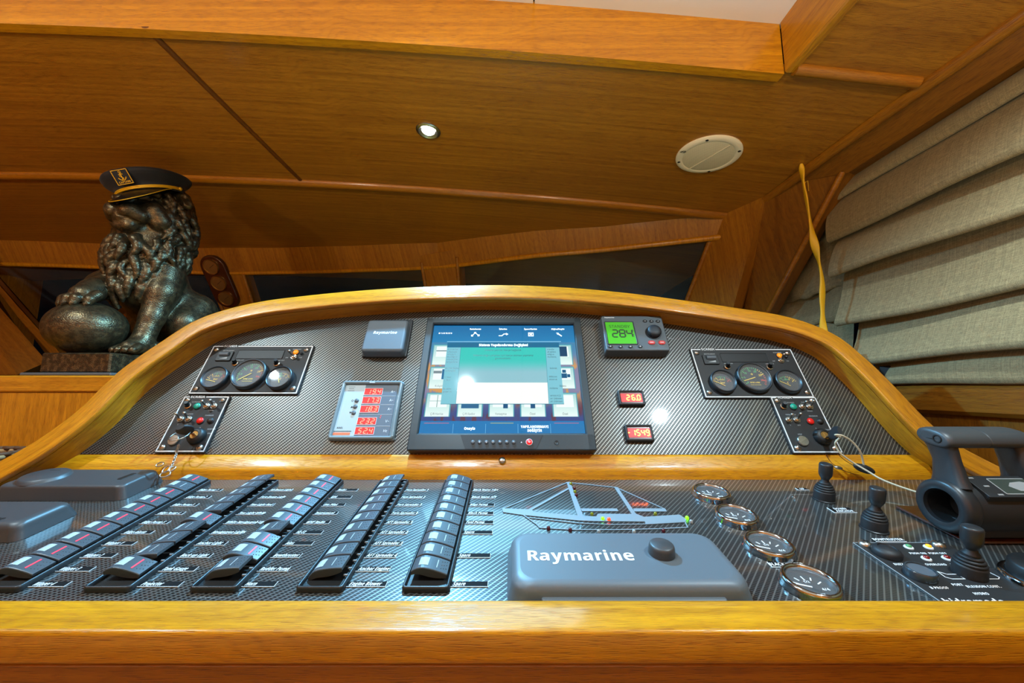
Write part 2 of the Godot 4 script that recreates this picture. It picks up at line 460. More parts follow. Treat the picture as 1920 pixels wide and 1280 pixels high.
func side_blind() -> void:
	var cloth := linen()
	var o := thing("roman_blind", "beige linen roman blind in broad sagging folds over the side window", "blind")
	var F := [[1.775, 1.775, 1.717, 1.718], [1.735, 1.735, 1.604, 1.603], [1.625, 1.625, 1.506, 1.502], [1.523, 1.520, 1.370, 1.384], [1.392, 1.402, 1.264, 1.277], [1.285, 1.295, 1.208, 1.208]]
	for i in F.size():
		var q: Array = F[i]
		var b := Mb.new()
		var zf: float = [-1.02, -1.035, -1.03, -1.03, -1.0, -0.96][i]
		blind_fold(b, zf, 0.5, [q[0], q[1]], [q[2], q[3]], 0.922, 0.876 + (0.022 if i == 5 else 0.0) + (0.014 if i == 0 else 0.0), i * 1.3)
		part("blind_fold", b, cloth, o)
	var s := thing("small_blind", "narrow crumpled linen blind against the corner pillar behind the rope", "blind")
	var G := [[1.56, 1.72, 1.490, 1.489], [1.51, 1.51, 1.393, 1.398], [1.41, 1.415, 1.27, 1.28], [1.29, 1.30, 1.16, 1.16]]
	for i in G.size():
		var q: Array = G[i]
		var b := Mb.new()
		blind_fold(b, -1.30 - 0.03 * i, -1.047, [q[0], q[1]], [q[2], q[3]], 0.950, 0.931 - 0.002 * i, i * 2.1 + 0.5)
		part("blind_fold", b, cloth, s)
	# twisted yellow rope
	var rp := thing("yellow_rope", "twisted yellow strap hanging from the ceiling corner", "rope")
	var path := spline3(PackedVector3Array([Vector3(0.775, 1.80, -0.962), Vector3(0.782, 1.755, -0.97), Vector3(0.79, 1.70, -0.975), Vector3(0.806, 1.60, -0.985), Vector3(0.822, 1.50, -0.99), Vector3(0.816, 1.42, -0.99), Vector3(0.812, 1.34, -0.99), Vector3(0.812, 1.12, -0.99)]), 12)
	var b2 := Mb.new()
	var R := []
	for i in path.size():
		var d := (path[mini(i + 1, path.size() - 1)] - path[maxi(i - 1, 0)]).normalized()
		var k := float(i) / path.size()
		var a := k * 9.0 + 0.8 * sin(k * 14.0)
		var s1 := d.cross(Vector3(0, 0, 1)).normalized()
		var s2 := d.cross(s1)
		var wx := (s1 * cos(a) + s2 * sin(a)) * (0.008 + 0.0015 * sin(k * 31.0)) * clampf(0.45 + k * 5.0, 0.0, 1.0)
		var wy := (-s1 * sin(a) + s2 * cos(a)) * 0.0032
		var ring := PackedVector3Array()
		for j in 10:
			var t := TAU * j / 10
			ring.append(path[i] + wx * cos(t) + wy * sin(t))
		R.append(ring)
	b2.rings(R)
	part("strap", b2, mat(Color(0.86, 0.66, 0.05), 0.55), rp)
	b2 = Mb.new()
	for q: Vector3 in [Vector3(0.012, 0.05, 0.0), Vector3(-0.006, 0.055, 0.006)]:
		b2.tube(PackedVector3Array([path[16] + Vector3(0, 0.01, 0), path[14] + q * Vector3(1, 0.2, 1), path[18] + q * Vector3(0.9, -0.05, 1)]), 0.0012, 5, false, 0.0005)
	part("frayed_end", b2, mat(Color(0.86, 0.70, 0.12), 0.6), rp)
	# ceiling speaker
	var sx := 0.529
	var tilt := Basis(Vector3.BACK, -0.0434 * (sx + 1.9)) * Basis(Vector3.RIGHT, PI / 2)
	var sp := thing("ceiling_speaker", "round cream loudspeaker grille set in the wooden ceiling", "speaker", Transform3D(tilt, Vector3(sx, crown(sx), -0.965)))
	var cream := mat(Color(0.93, 0.89, 0.78), 0.5)
	var b3 := Mb.new()
	b3.lathe([Vector2(0.081, 0.0), Vector2(0.081, 0.003), Vector2(0.077, 0.006), Vector2(0.066, 0.007), Vector2(0.064, 0.006)], 48)
	part("rim", b3, cream, sp)
	var n := 96
	var gi := Image.create(n, n, false, Image.FORMAT_RGB8)
	gi.fill(Color(0.97, 0.97, 0.96))
	for y in range(0, n, 6):
		for x in range(0, n, 6):
			gi.fill_rect(Rect2i(x + (3 if (y / 6) % 2 else 0), y, 2, 2), Color(0.35, 0.33, 0.30))
	var gm := mat(Color(0.92, 0.88, 0.76), 0.55)
	gm.albedo_texture = ImageTexture.create_from_image(gi)
	gm.uv1_scale = Vector3(24, 24, 1)
	b3 = Mb.new()
	b3.lathe([Vector2(0.064, 0.006), Vector2(0.05, 0.0085), Vector2(0.0, 0.010)], 48, 0.5)
	part("grille", b3, gm, sp)
	b3 = Mb.new()
	b3.box(Vector3(0, 0, 0.0098), Vector3(0.128, 0.002, 0.001))
	part("grille_rib", b3, cream, sp, Transform3D(Basis(Vector3.BACK, 1.15), Vector3.ZERO))
	for i in 4:
		var a := 0.5 + PI * 0.5 * i
		b3 = Mb.new()
		b3.lathe([Vector2(0.004, 0.0066), Vector2(0.003, 0.0072), Vector2(0.0, 0.0070)], 10)
		part("screw", b3, M.satin, sp, Transform3D(Basis(), Vector3(cos(a) * 0.0725, sin(a) * 0.0725, 0)))
	b3 = Mb.new()
	text(b3, "db", 0.009, -0.072, 0.012, 0.0073, 0, 0.3)
	part("emblem", b3, M.black, sp)

# ---------------------------------------------------------------- the console
func turned_uv(b: Mb, deg: float) -> void:
	var c := cos(deg_to_rad(deg))
	var s := sin(deg_to_rad(deg))
	for i in b.t.size():
		var q := b.t[i]
		b.t[i] = Vector2(q.x * c + q.y * s, -q.x * s + q.y * c)

func rounded_profile(P: PackedVector2Array, r: float, k := 4) -> Array:
	# closed outline with rounded corners and the normals of each edge
	var o := PackedVector2Array()
	var N := P.size()
	for i in N:
		var a := (P[(i - 1 + N) % N] - P[i]).normalized()
		var c := (P[(i + 1) % N] - P[i]).normalized()
		for j in k + 1:
			var t := float(j) / k
			o.append((P[i] + a * r).lerp(P[i], t).lerp(P[i].lerp(P[i] + c * r, t), t))
	var n := PackedVector2Array()
	var cw := Geometry2D.is_polygon_clockwise(o)
	var K := o.size()
	var en := []
	for j in K:
		var d := (o[(j + 1) % K] - o[j]).normalized()
		en.append(Vector2(d.y, -d.x) * (-1.0 if cw else 1.0))
	for j in K:
		var p: Vector2 = en[(j - 1 + K) % K]
		var q: Vector2 = en[j]
		var s: Vector2 = en[(j + 1) % K]
		n.append((p + q).normalized() if p.dot(q) > 0.7 else q)
		n.append((q + s).normalized() if q.dot(s) > 0.7 else q)
	return [o, n]

const RIM_PATH := [[-1.02, -0.135], [-0.955, -0.085], [-0.905, -0.045], [-0.865, -0.006], [-0.835, 0.037], [-0.817, 0.075], [-0.804, 0.12], [-0.787, 0.16], [-0.752, 0.212], [-0.697, 0.279], [-0.60, 0.322], [-0.48, 0.345], [-0.345, 0.362], [-0.2, 0.373], [-0.03, 0.378], [0.12, 0.371], [0.27, 0.353], [0.4, 0.330], [0.52, 0.306], [0.622, 0.281], [0.694, 0.239], [0.727, 0.182], [0.748, 0.125], [0.762, 0.075], [0.779, 0.025], [0.803, -0.012], [0.848, -0.050], [0.90, -0.088]]

func console() -> void:
	var o := thing("helm_console", "yacht helm console with arched oak rim, patterned instrument panel and sloping switch desk", "console")
	var path := PackedVector2Array()
	for q: Array in RIM_PATH:
		path.append(Vector2(q[0], q[1]))
	path = spline(path, 6)
	# instrument panel
	var poly := PackedVector2Array()
	for p in path:
		if p.y > -0.004:
			poly.append(p)
	var b := Mb.new()
	b.prism(poly, -0.012, 0.0)
	turned_uv(b, 47.0)
	part("instrument_panel", b, M.weave, o, PANEL)
	# rim with a small step under its front board
	var pr := rounded_profile(PackedVector2Array([Vector2(-0.020, 0.052), Vector2(-0.020, 0.040), Vector2(-0.016, 0.040), Vector2(-0.016, -0.05), Vector2(0.020, -0.05), Vector2(0.020, 0.052)]), 0.0035, 3)
	var P := PackedVector3Array()
	var side := []
	for i in path.size():
		P.append(Vector3(path[i].x, path[i].y, 0))
		var d := (path[mini(i + 1, path.size() - 1)] - path[maxi(i - 1, 0)]).normalized()
		side.append(Vector3(-d.y, d.x, 0))
	b = Mb.new()
	b.sweep(P, pr[0], pr[1], side, Vector3.BACK)
	part("arched_rim", b, M.rim, o, PANEL)
	# desk
	b = Mb.new()
	b.prism(PackedVector2Array([Vector2(-0.98, 0.004), Vector2(-0.98, -0.34), Vector2(0.93, -0.34), Vector2(0.93, 0.004)]), -0.012, 0.0)
	turned_uv(b, 47.0)
	part("desk_panel", b, M.desk_weave, o, DESK)
	# oak strip between panel and desk
	var zy := rounded_profile(PackedVector2Array([Vector2(-0.80, 1.02), Vector2(-0.80, 1.0755), Vector2(-0.766, 1.0755), Vector2(-0.747, 1.052), Vector2(-0.744, 1.031), Vector2(-0.744, 1.02)]), 0.006, 4)
	b = Mb.new()
	var X := Vector3(0, 0, 1)
	b.sweep(PackedVector3Array([Vector3(-0.92, 0, 0), Vector3(0.79, 0, 0)]), zy[0], zy[1], [X, X], Vector3.UP)
	part("dividing_strip", b, M.rail, o)
	# front rail and fascia
	zy = rounded_profile(PackedVector2Array([Vector2(-0.43, 0.955), Vector2(-0.43, 0.9836), Vector2(-0.377, 0.9836), Vector2(-0.377, 0.9545)]), 0.005, 5)
	b = Mb.new()
	b.sweep(PackedVector3Array([Vector3(-1.05, 0, 0), Vector3(0.93, 0, 0)]), zy[0], zy[1], [X, X], Vector3.UP)
	part("front_rail", b, M.rail, o)
	b = Mb.new()
	b.box(Vector3(-0.06, 0.475, -0.392), Vector3(1.98, 0.958, 0.024), Vector3.RIGHT, 0.002)
	part("fascia_board", b, M.fascia, o)
	# closed body behind
	b = Mb.new()
	var yz := PackedVector2Array([Vector2(0.40, 0.0), Vector2(0.40, 0.955), Vector2(0.75, 1.015), Vector2(0.955, 1.36), Vector2(0.985, 1.36), Vector2(0.985, 0.0)])
	b.m = Transform3D(Basis(Vector3(0, 0, -1), Vector3.UP, Vector3.RIGHT), Vector3.ZERO)
	b.prism(yz, -0.80, -0.785)
	b.prism(yz, 0.735, 0.75)
	b.m = Transform3D.IDENTITY
	b.box(Vector3(-0.03, 0.6, -0.985), Vector3(1.5, 1.2, 0.016), Vector3.UP)
	part("body_panel", b, M.cabinet, o)
	# small steel screw head on the strip
	var k := thing("button_stud", "small steel stud on the oak strip below the big screen", "stud", Transform3D(Basis(Vector3.RIGHT, -0.7), Vector3(-0.0185, 1.0655, -0.7545)))
	b = Mb.new()
	b.lathe([Vector2(0.0065, 0.0), Vector2(0.0065, 0.002), Vector2(0.0055, 0.004), Vector2(0.003, 0.005), Vector2(0, 0.0052)], 16, 0.5)
	part("stud_head", b, M.steel, k)

# ---------------------------------------------------------------- small shared fittings
var cache := {}
func shared(key: String, make: Callable) -> ArrayMesh:
	if not cache.has(key):
		cache[key] = make.call()
	return cache[key]

func at(x: float, y: float, z := 0.0, turn := 0.0) -> Transform3D:
	return Transform3D(Basis(Vector3.BACK, turn), Vector3(x, y, z))

func screw(parent: Node, x: float, y: float, z: float, r := 0.0055, turn := 0.0) -> void:
	var m := shared("screw%f" % r, func() -> ArrayMesh:
		var b := Mb.new()
		b.lathe([Vector2(r, 0.0), Vector2(r, r * 0.2), Vector2(r * 0.85, r * 0.5), Vector2(r * 0.5, r * 0.72), Vector2(0, r * 0.8)], 18, 0.3)
		var c := Mb.new()
		c.box(Vector3(0, 0, r * 0.76), Vector3(r * 0.9, r * 0.16, r * 0.12))
		c.box(Vector3(0, 0, r * 0.76), Vector3(r * 0.16, r * 0.9, r * 0.12))
		return mesh_of([[b, M.steel], [c, M.black]]))
	put("screw", m, parent, at(x, y, z, turn))

func cap_button(parent: Node, called: String, x: float, y: float, z: float, r: float, m: Material, key: String) -> void:
	var me := shared("cap" + key, func() -> ArrayMesh:
		var b := Mb.new()
		b.lathe([Vector2(r * 1.12, 0.0), Vector2(r * 1.12, 0.0015), Vector2(r * 1.0, 0.002)], 20)
		var c := Mb.new()
		c.lathe([Vector2(r, 0.001), Vector2(r, 0.003), Vector2(r * 0.8, 0.0045), Vector2(r * 0.4, 0.0052), Vector2(0, 0.0054)], 20, 0.3)
		return mesh_of([[b, M.satin], [c, m]]))
	put(called, me, parent, at(x, y, z))

func toggle(parent: Node, x: float, y: float, z: float, lean: Vector2) -> void:
	var nut := shared("togglenut", func() -> ArrayMesh:
		var b := Mb.new()
		b.lathe([Vector2(0.0068, 0.0), Vector2(0.0068, 0.002), Vector2(0.006, 0.0028), Vector2(0.0048, 0.0028), Vector2(0.0048, 0.005), Vector2(0.0035, 0.006), Vector2(0.0, 0.006)], 16)
		return mesh_of([[b, M.steel]]))
	var o := put("toggle_switch", nut, parent, at(x, y, z))
	var b2 := Mb.new()
	var tip := Vector3(lean.x, lean.y, 0.020)
	b2.tube(PackedVector3Array([Vector3(0, 0, 0.005), tip * 0.55, tip * 0.9, tip]), 0.0016, 8, false, 0.0030)
	b2.ball(tip, Vector3(0.003, 0.003, 0.003), 6, 8)
	part("lever", b2, M.steel, o)

func knob_button(parent: Node, x: float, y: float, z: float, lean: Vector2) -> void:
	# black rubber-capped toggle in a steel collar
	var b := Mb.new()
	b.lathe([Vector2(0.0068, 0.0), Vector2(0.0068, 0.0022), Vector2(0.0052, 0.003)], 16)
	var c := Mb.new()
	c.tube(PackedVector3Array([Vector3(0, 0, 0.001), Vector3(lean.x * 0.5, lean.y * 0.5, 0.007), Vector3(lean.x, lean.y, 0.014)]), 0.0048, 12, false, 0.0036)
	put("black_switch", mesh_of([[b, M.steel], [c, M.black]]), parent, at(x, y, z))

func gauge(parent: Node, x: float, y: float, z: float, r: float, kind: int, needle: float, seed_: int) -> void:
	# black bezel, recessed face, scale marks, needle and glass
	var o := Node3D.new()
	o.name = "gauge"
	o.transform = at(x, y, z)
	parent.add_child(o, true)
	number(o, "gauge")
	var h := 0.012
	var b := Mb.new()
	b.lathe([Vector2(r, 0.0), Vector2(r, h * 0.7), Vector2(r * 0.97, h * 0.95), Vector2(r * 0.92, h), Vector2(r * 0.87, h * 0.9), Vector2(r * 0.80, h * 0.25)], 40, 0.6)
	part("bezel", b, M.satin, o)
	b = Mb.new()
	b.lathe([Vector2(r * 0.81, h * 0.25), Vector2(0, h * 0.25)], 32)
	part("face", b, M.dial, o)
	var col := [Mb.new(), Mb.new(), Mb.new(), Mb.new()]   # yellow, green, red, needle
	var zf := h * 0.25 + 0.0003
	var zone := func(k: float) -> int:
		if kind == 0:
			return 1 if k < 0.62 else (0 if k < 0.8 else 2)
		if kind == 1:
			return 0 if k < 0.3 else (1 if k < 0.7 else 2)
		return 1 if k < 0.5 else 0
	var a0 := deg_to_rad(215.0) if kind == 0 else deg_to_rad(150.0)
	var a1 := deg_to_rad(-35.0) if kind == 0 else deg_to_rad(30.0)
	var nm := 26 if kind == 0 else 13
	var cy := 0.0 if kind == 0 else -r * 0.28
	var rr := r * 0.74 if kind == 0 else r * 0.80
	for i in nm + 1:
		var k := float(i) / nm
		var a := lerpf(a0, a1, k)
		var big := i % (4 if kind == 0 else 3) == 0
		var d := Vector2(cos(a), sin(a))
		var c := Vector2(0, cy)
		col[zone.call(k)].line(PackedVector2Array([c + d * rr, c + d * (rr - (r * 0.14 if big else r * 0.08))]), r * (0.045 if big else 0.03), zf, zf + 0.0002)
		if big:
			var q := c + d * (rr - r * 0.24)
			text(col[zone.call(k)], str(i / 4 * 5) if kind == 0 else str(i / 3 * 2), r * 0.12, q.x, q.y, zf + 0.0002)
	if kind == 0:
		text(col[0], "RPM x100", r * 0.09, 0, -r * 0.30, zf + 0.0002)
		text(col[0], "+", r * 0.22, 0, r * 0.26, zf + 0.0002)
		col[0].line(PackedVector2Array([Vector2(-r * 0.3, -r * 0.45), Vector2(r * 0.3, -r * 0.45)]), r * 0.02, zf, zf + 0.0002)
	else:
		text(col[0], "bar" if kind == 1 else "C", r * 0.16, r * 0.02, -r * 0.05, zf + 0.0002)
		for k2 in 5:
			var w := r * 0.06 * (1.0 + k2 % 2)
			col[1 if kind == 2 else 0].line(PackedVector2Array([Vector2(-r * 0.18 + r * 0.09 * k2, r * 0.18), Vector2(-r * 0.18 + r * 0.09 * k2, r * 0.18 + w)]), r * 0.035, zf, zf + 0.0002)
	var dn := Vector2(cos(needle), sin(needle))
	var cc := Vector2(0, cy)
	col[3].line(PackedVector2Array([cc - dn * r * 0.1, cc + dn * rr * 0.86]), r * 0.045, zf + 0.0008, zf + 0.0016)
	put("scale_print", mesh_of([[col[0], M.yellow_print], [col[1], M.green_print], [col[2], M.red_print]]), o)
	part("needle", col[3], M.yellow_print, o)
	b = Mb.new()
	b.lathe([Vector2(r * 0.86, h * 0.80), Vector2(0, h * 0.80)], 32)
	part("glass", b, M.glass, o)

func border(b: Mb, w: float, h: float, t: float, z: float, gap: Vector2) -> void:
	# printed line round a plate with a gap for the lettering in its upper edge
	var x := w * 0.5 - t
	var y := h * 0.5 - t
	b.box(Vector3(0, -y, z), Vector3(2 * x + t, t, 0.0004))
	b.box(Vector3(-x, 0, z), Vector3(t, 2 * y, 0.0004))
	b.box(Vector3(x, 0, z), Vector3(t, 2 * y, 0.0004))
	b.box(Vector3((-x + gap.x) * 0.5, y, z), Vector3(gap.x + x, t, 0.0004))
	b.box(Vector3((x + gap.y) * 0.5, y, z), Vector3(x - gap.y, t, 0.0004))

# ---------------------------------------------------------------- instrument panel
func gauge_panel(x: float, y: float, label: String, s: float, nd: Array) -> void:
	var o := thing("engine_gauge_panel", label, "gauge panel", PANEL * at(x, y, 0.0004))
	var b := Mb.new()
	b.slab(0.233, 0.126, 0.0, 0.004, 0.003, 0.001)
	part("plate", b, M.plate, o)
	b = Mb.new()
	border(b, 0.231, 0.124, 0.0022, 0.0042, Vector2(-0.092, -0.058))
	text(b, "SCANIA", 0.0052, -0.075, 0.0602, 0.0044, 0, 0.0, 1.15)
	part("border_print", b, M.white_line, o)
	for q: Array in [[-0.1035, 0.0505], [0.102, 0.0495], [0.1035, -0.0495], [-0.1035, -0.0495]]:
		screw(o, q[0], q[1], 0.004, 0.006, q[0] * 31.0)
	gauge(o, -0.070, -0.0265, 0.004, 0.0275, 1, nd[0], 1)
	gauge(o, 0.0, -0.0165, 0.004, 0.0365, 0, nd[1], 2)
	gauge(o, 0.070, -0.0265, 0.004, 0.0275, 2, nd[2], 3)
	# rocker in its square frame
	b = Mb.new()
	b.slab(0.034, 0.025, 0.0, 0.003, 0.002, 0.001)
	var rk := part("rocker_switch", b, M.black, o, at(-0.077, 0.032, 0.004))
	b = Mb.new()
	b.prism(PackedVector2Array([Vector2(-0.009, -0.008), Vector2(0.009, -0.008), Vector2(0.009, -0.003)]), 0.0031, 0.0035)
	part("dimmer_mark", b, M.dim_line, rk)
	b = Mb.new()
	b.m = Transform3D(Basis(Vector3.UP, PI / 2), Vector3(0, 0.004, 0.0022))
	b.lathe([Vector2(0, -0.010), Vector2(0.0055, -0.010), Vector2(0.0055, 0.010), Vector2(0, 0.010)], 20)
	part("thumb_wheel", b, M.grey, rk)
	# blanking slot
	b = Mb.new()
	b.frame(0.106, 0.024, 0.0012, 0.0, 0.0012, 0.001)
	b.slab(0.104, 0.022, 0.0, 0.0005, 0.001, 0.0002)
	part("blanking_slot", b, M.black, o, at(0.001, 0.0375, 0.004))
	knob_button(o, -0.0455, 0.0135, 0.004, Vector2(-0.003 * s, 0.002))
	knob_button(o, 0.0475, 0.0125, 0.004, Vector2(-0.003 * s, 0.002))
	cap_button(o, "amber_lamp", 0.081, 0.0425, 0.004, 0.006, M.amber, "amber")
	toggle(o, 0.080, 0.030, 0.004, Vector2(-0.003, 0.004))
	cap_button(o, "small_button", 0.0945, 0.039, 0.004, 0.003, M.satin, "tiny")
	b = Mb.new()
	text(b, "INSTRUMENT", 0.0026, -0.075, 0.0475, 0.0042, 0, 0, 1.1)
	text(b, "WARNING", 0.0026, 0.080, 0.0515, 0.0042, 0, 0, 1.1)
	text(b, "ALARM OFF", 0.0024, -0.040, 0.0225, 0.0042, 0, 0, 1.1)
	text(b, "LAMP TEST", 0.0024, 0.052, 0.0215, 0.0042, 0, 0, 1.1)
	text(b, "24V", 0.0026, 0.064, 0.029, 0.0042)
	text(b, "12V", 0.0026, 0.095, 0.029, 0.0042)
	part("lettering", b, M.dim_line, o)

func start_panel(x: float, y: float, label: String, s: float) -> Node3D:
	var o := thing("engine_start_panel", label, "start panel", PANEL * at(x, y, 0.0004))
	var b := Mb.new()
	b.slab(0.0985, 0.1225, 0.0, 0.004, 0.003, 0.001)
	part("plate", b, M.plate, o)
	b = Mb.new()
	border(b, 0.0965, 0.1205, 0.0022, 0.0042, Vector2(-0.036, -0.001))
	text(b, "SCANIA", 0.0052, -0.0185, 0.0582, 0.0044, 0, 0.0, 1.15)
	part("border_print", b, M.white_line, o)
	for q: Array in [[-0.0365, 0.051], [0.0362, 0.051], [0.0355, -0.051], [-0.0365, -0.0505]]:
		screw(o, q[0], q[1], 0.004, 0.0062, q[0] * 47.0)
	knob_button(o, -0.029, 0.0375, 0.004, Vector2(-0.003 * s, 0.002))
	cap_button(o, "green_lamp", -0.0092, 0.0365, 0.004, 0.0066, M.green_cap, "green")
	toggle(o, 0.0098, 0.037, 0.004, Vector2(-0.002 * s, 0.002))
	toggle(o, 0.0252, 0.037, 0.004, Vector2(-0.002 * s, 0.004))
	toggle(o, -0.030, 0.008, 0.004, Vector2(-0.003 * s, 0.003))
	toggle(o, -0.0138, 0.008, 0.004, Vector2(-0.002 * s, 0.005))
	cap_button(o, "red_lamp", 0.0118, 0.0045, 0.004, 0.0066, M.red_cap, "red")
	cap_button(o, "black_button", 0.0322, 0.0045, 0.004, 0.0058, M.black, "blackcap")
	b = Mb.new()
	b.lathe([Vector2(0.0165, 0.0), Vector2(0.0165, 0.004), Vector2(0.0145, 0.009), Vector2(0.0125, 0.011), Vector2(0.0085, 0.0115), Vector2(0.0085, 0.010)], 28)
	var lk := part("ignition_lock", b, M.black, o, at(0.0205, -0.0285, 0.004))
	b = Mb.new()
	b.lathe([Vector2(0.0085, 0.0095), Vector2(0.0075, 0.0105), Vector2(0.0, 0.0105)], 24)
	b.box(Vector3(0, 0, 0.0106), Vector3(0.0022, 0.009, 0.0008))
	part("barrel", b, M.brass, lk)
	b = Mb.new()
	b.lathe([Vector2(0.0105, 0.0), Vector2(0.0105, 0.003), Vector2(0.0095, 0.0042), Vector2(0.0, 0.0045)], 28)
	b.box(Vector3(0, 0, 0.0045), Vector3(0.017, 0.0012, 0.0004))
	part("stop_button", b, M.steel, o, at(-0.0212, -0.0365, 0.004, 0.5))
	b = Mb.new()
	for q: Array in [["ACTIVE PANEL", -0.014, 0.0465], ["SLOW", 0.017, 0.0475], ["DOWN", 0.022, 0.0275], ["FIXED SPEED", -0.021, 0.0195], ["1", -0.031, -0.0035], ["OFF", -0.0135, -0.0035], ["DIAGNOSE", 0.024, 0.0165], ["0", 0.0175, -0.010], ["IGNITION", 0.0415, -0.013], ["START", 0.0425, -0.022], ["STOP", -0.020, -0.0225]]:
		text(b, q[0], 0.0024, q[1], q[2], 0.0042, 0, 0, 1.05)
	part("lettering", b, M.dim_line, o)
	return o

func key_shape(o: Node3D, turn: float) -> void:
	# head of the key, standing out of the lock along +z
	var b := Mb.new()
	b.box(Vector3(0, 0, 0.007), Vector3(0.0075, 0.002, 0.016), Vector3.RIGHT, 0.0004)
	part("blade", b, M.steel, o)
	b = Mb.new()
	var R := []
	for i in 9:
		var k := i / 8.0
		var ring := PackedVector3Array()
		var w := 0.0045 + 0.0095 * sin(PI * clampf(k * 0.78 + 0.12, 0.0, 1.0))
		for j in 16:
			var a := TAU * j / 16
			ring.append(Vector3(cos(a) * w, sin(a) * 0.0042, 0.012 + 0.026 * k))
		R.append(ring)
	b.rings(R)
	part("key_head", b, M.rubber, o, Transform3D(Basis(Vector3.BACK, turn), Vector3.ZERO))

func instruments() -> void:
	gauge_panel(-0.5720, 0.1905, "left black engine gauge panel with three round dials on the instrument panel", -1.0, [2.9, 3.75, 2.0])
	gauge_panel(0.5232, 0.1815, "right black engine gauge panel with three round dials and yellow needles", 1.0, [2.6, 3.45, 2.6])
	start_panel(-0.6440, 0.0632, "left engine start panel with toggles, green and red lamps and a key on a ring", -1.0)
	start_panel(0.5925, 0.0618, "right engine start panel with toggles, green and red lamps and a corded key", 1.0)
	ignition_keys()
	square_cover()
	power_meter()
	monitor()
	autopilot()
	led_meter(0.251, 0.1185, "26.0", "upper small red digital meter reading 26.0 right of the screen")
	led_meter(0.253, 0.0415, "-1549", "lower small red digital meter reading four figures right of the screen")

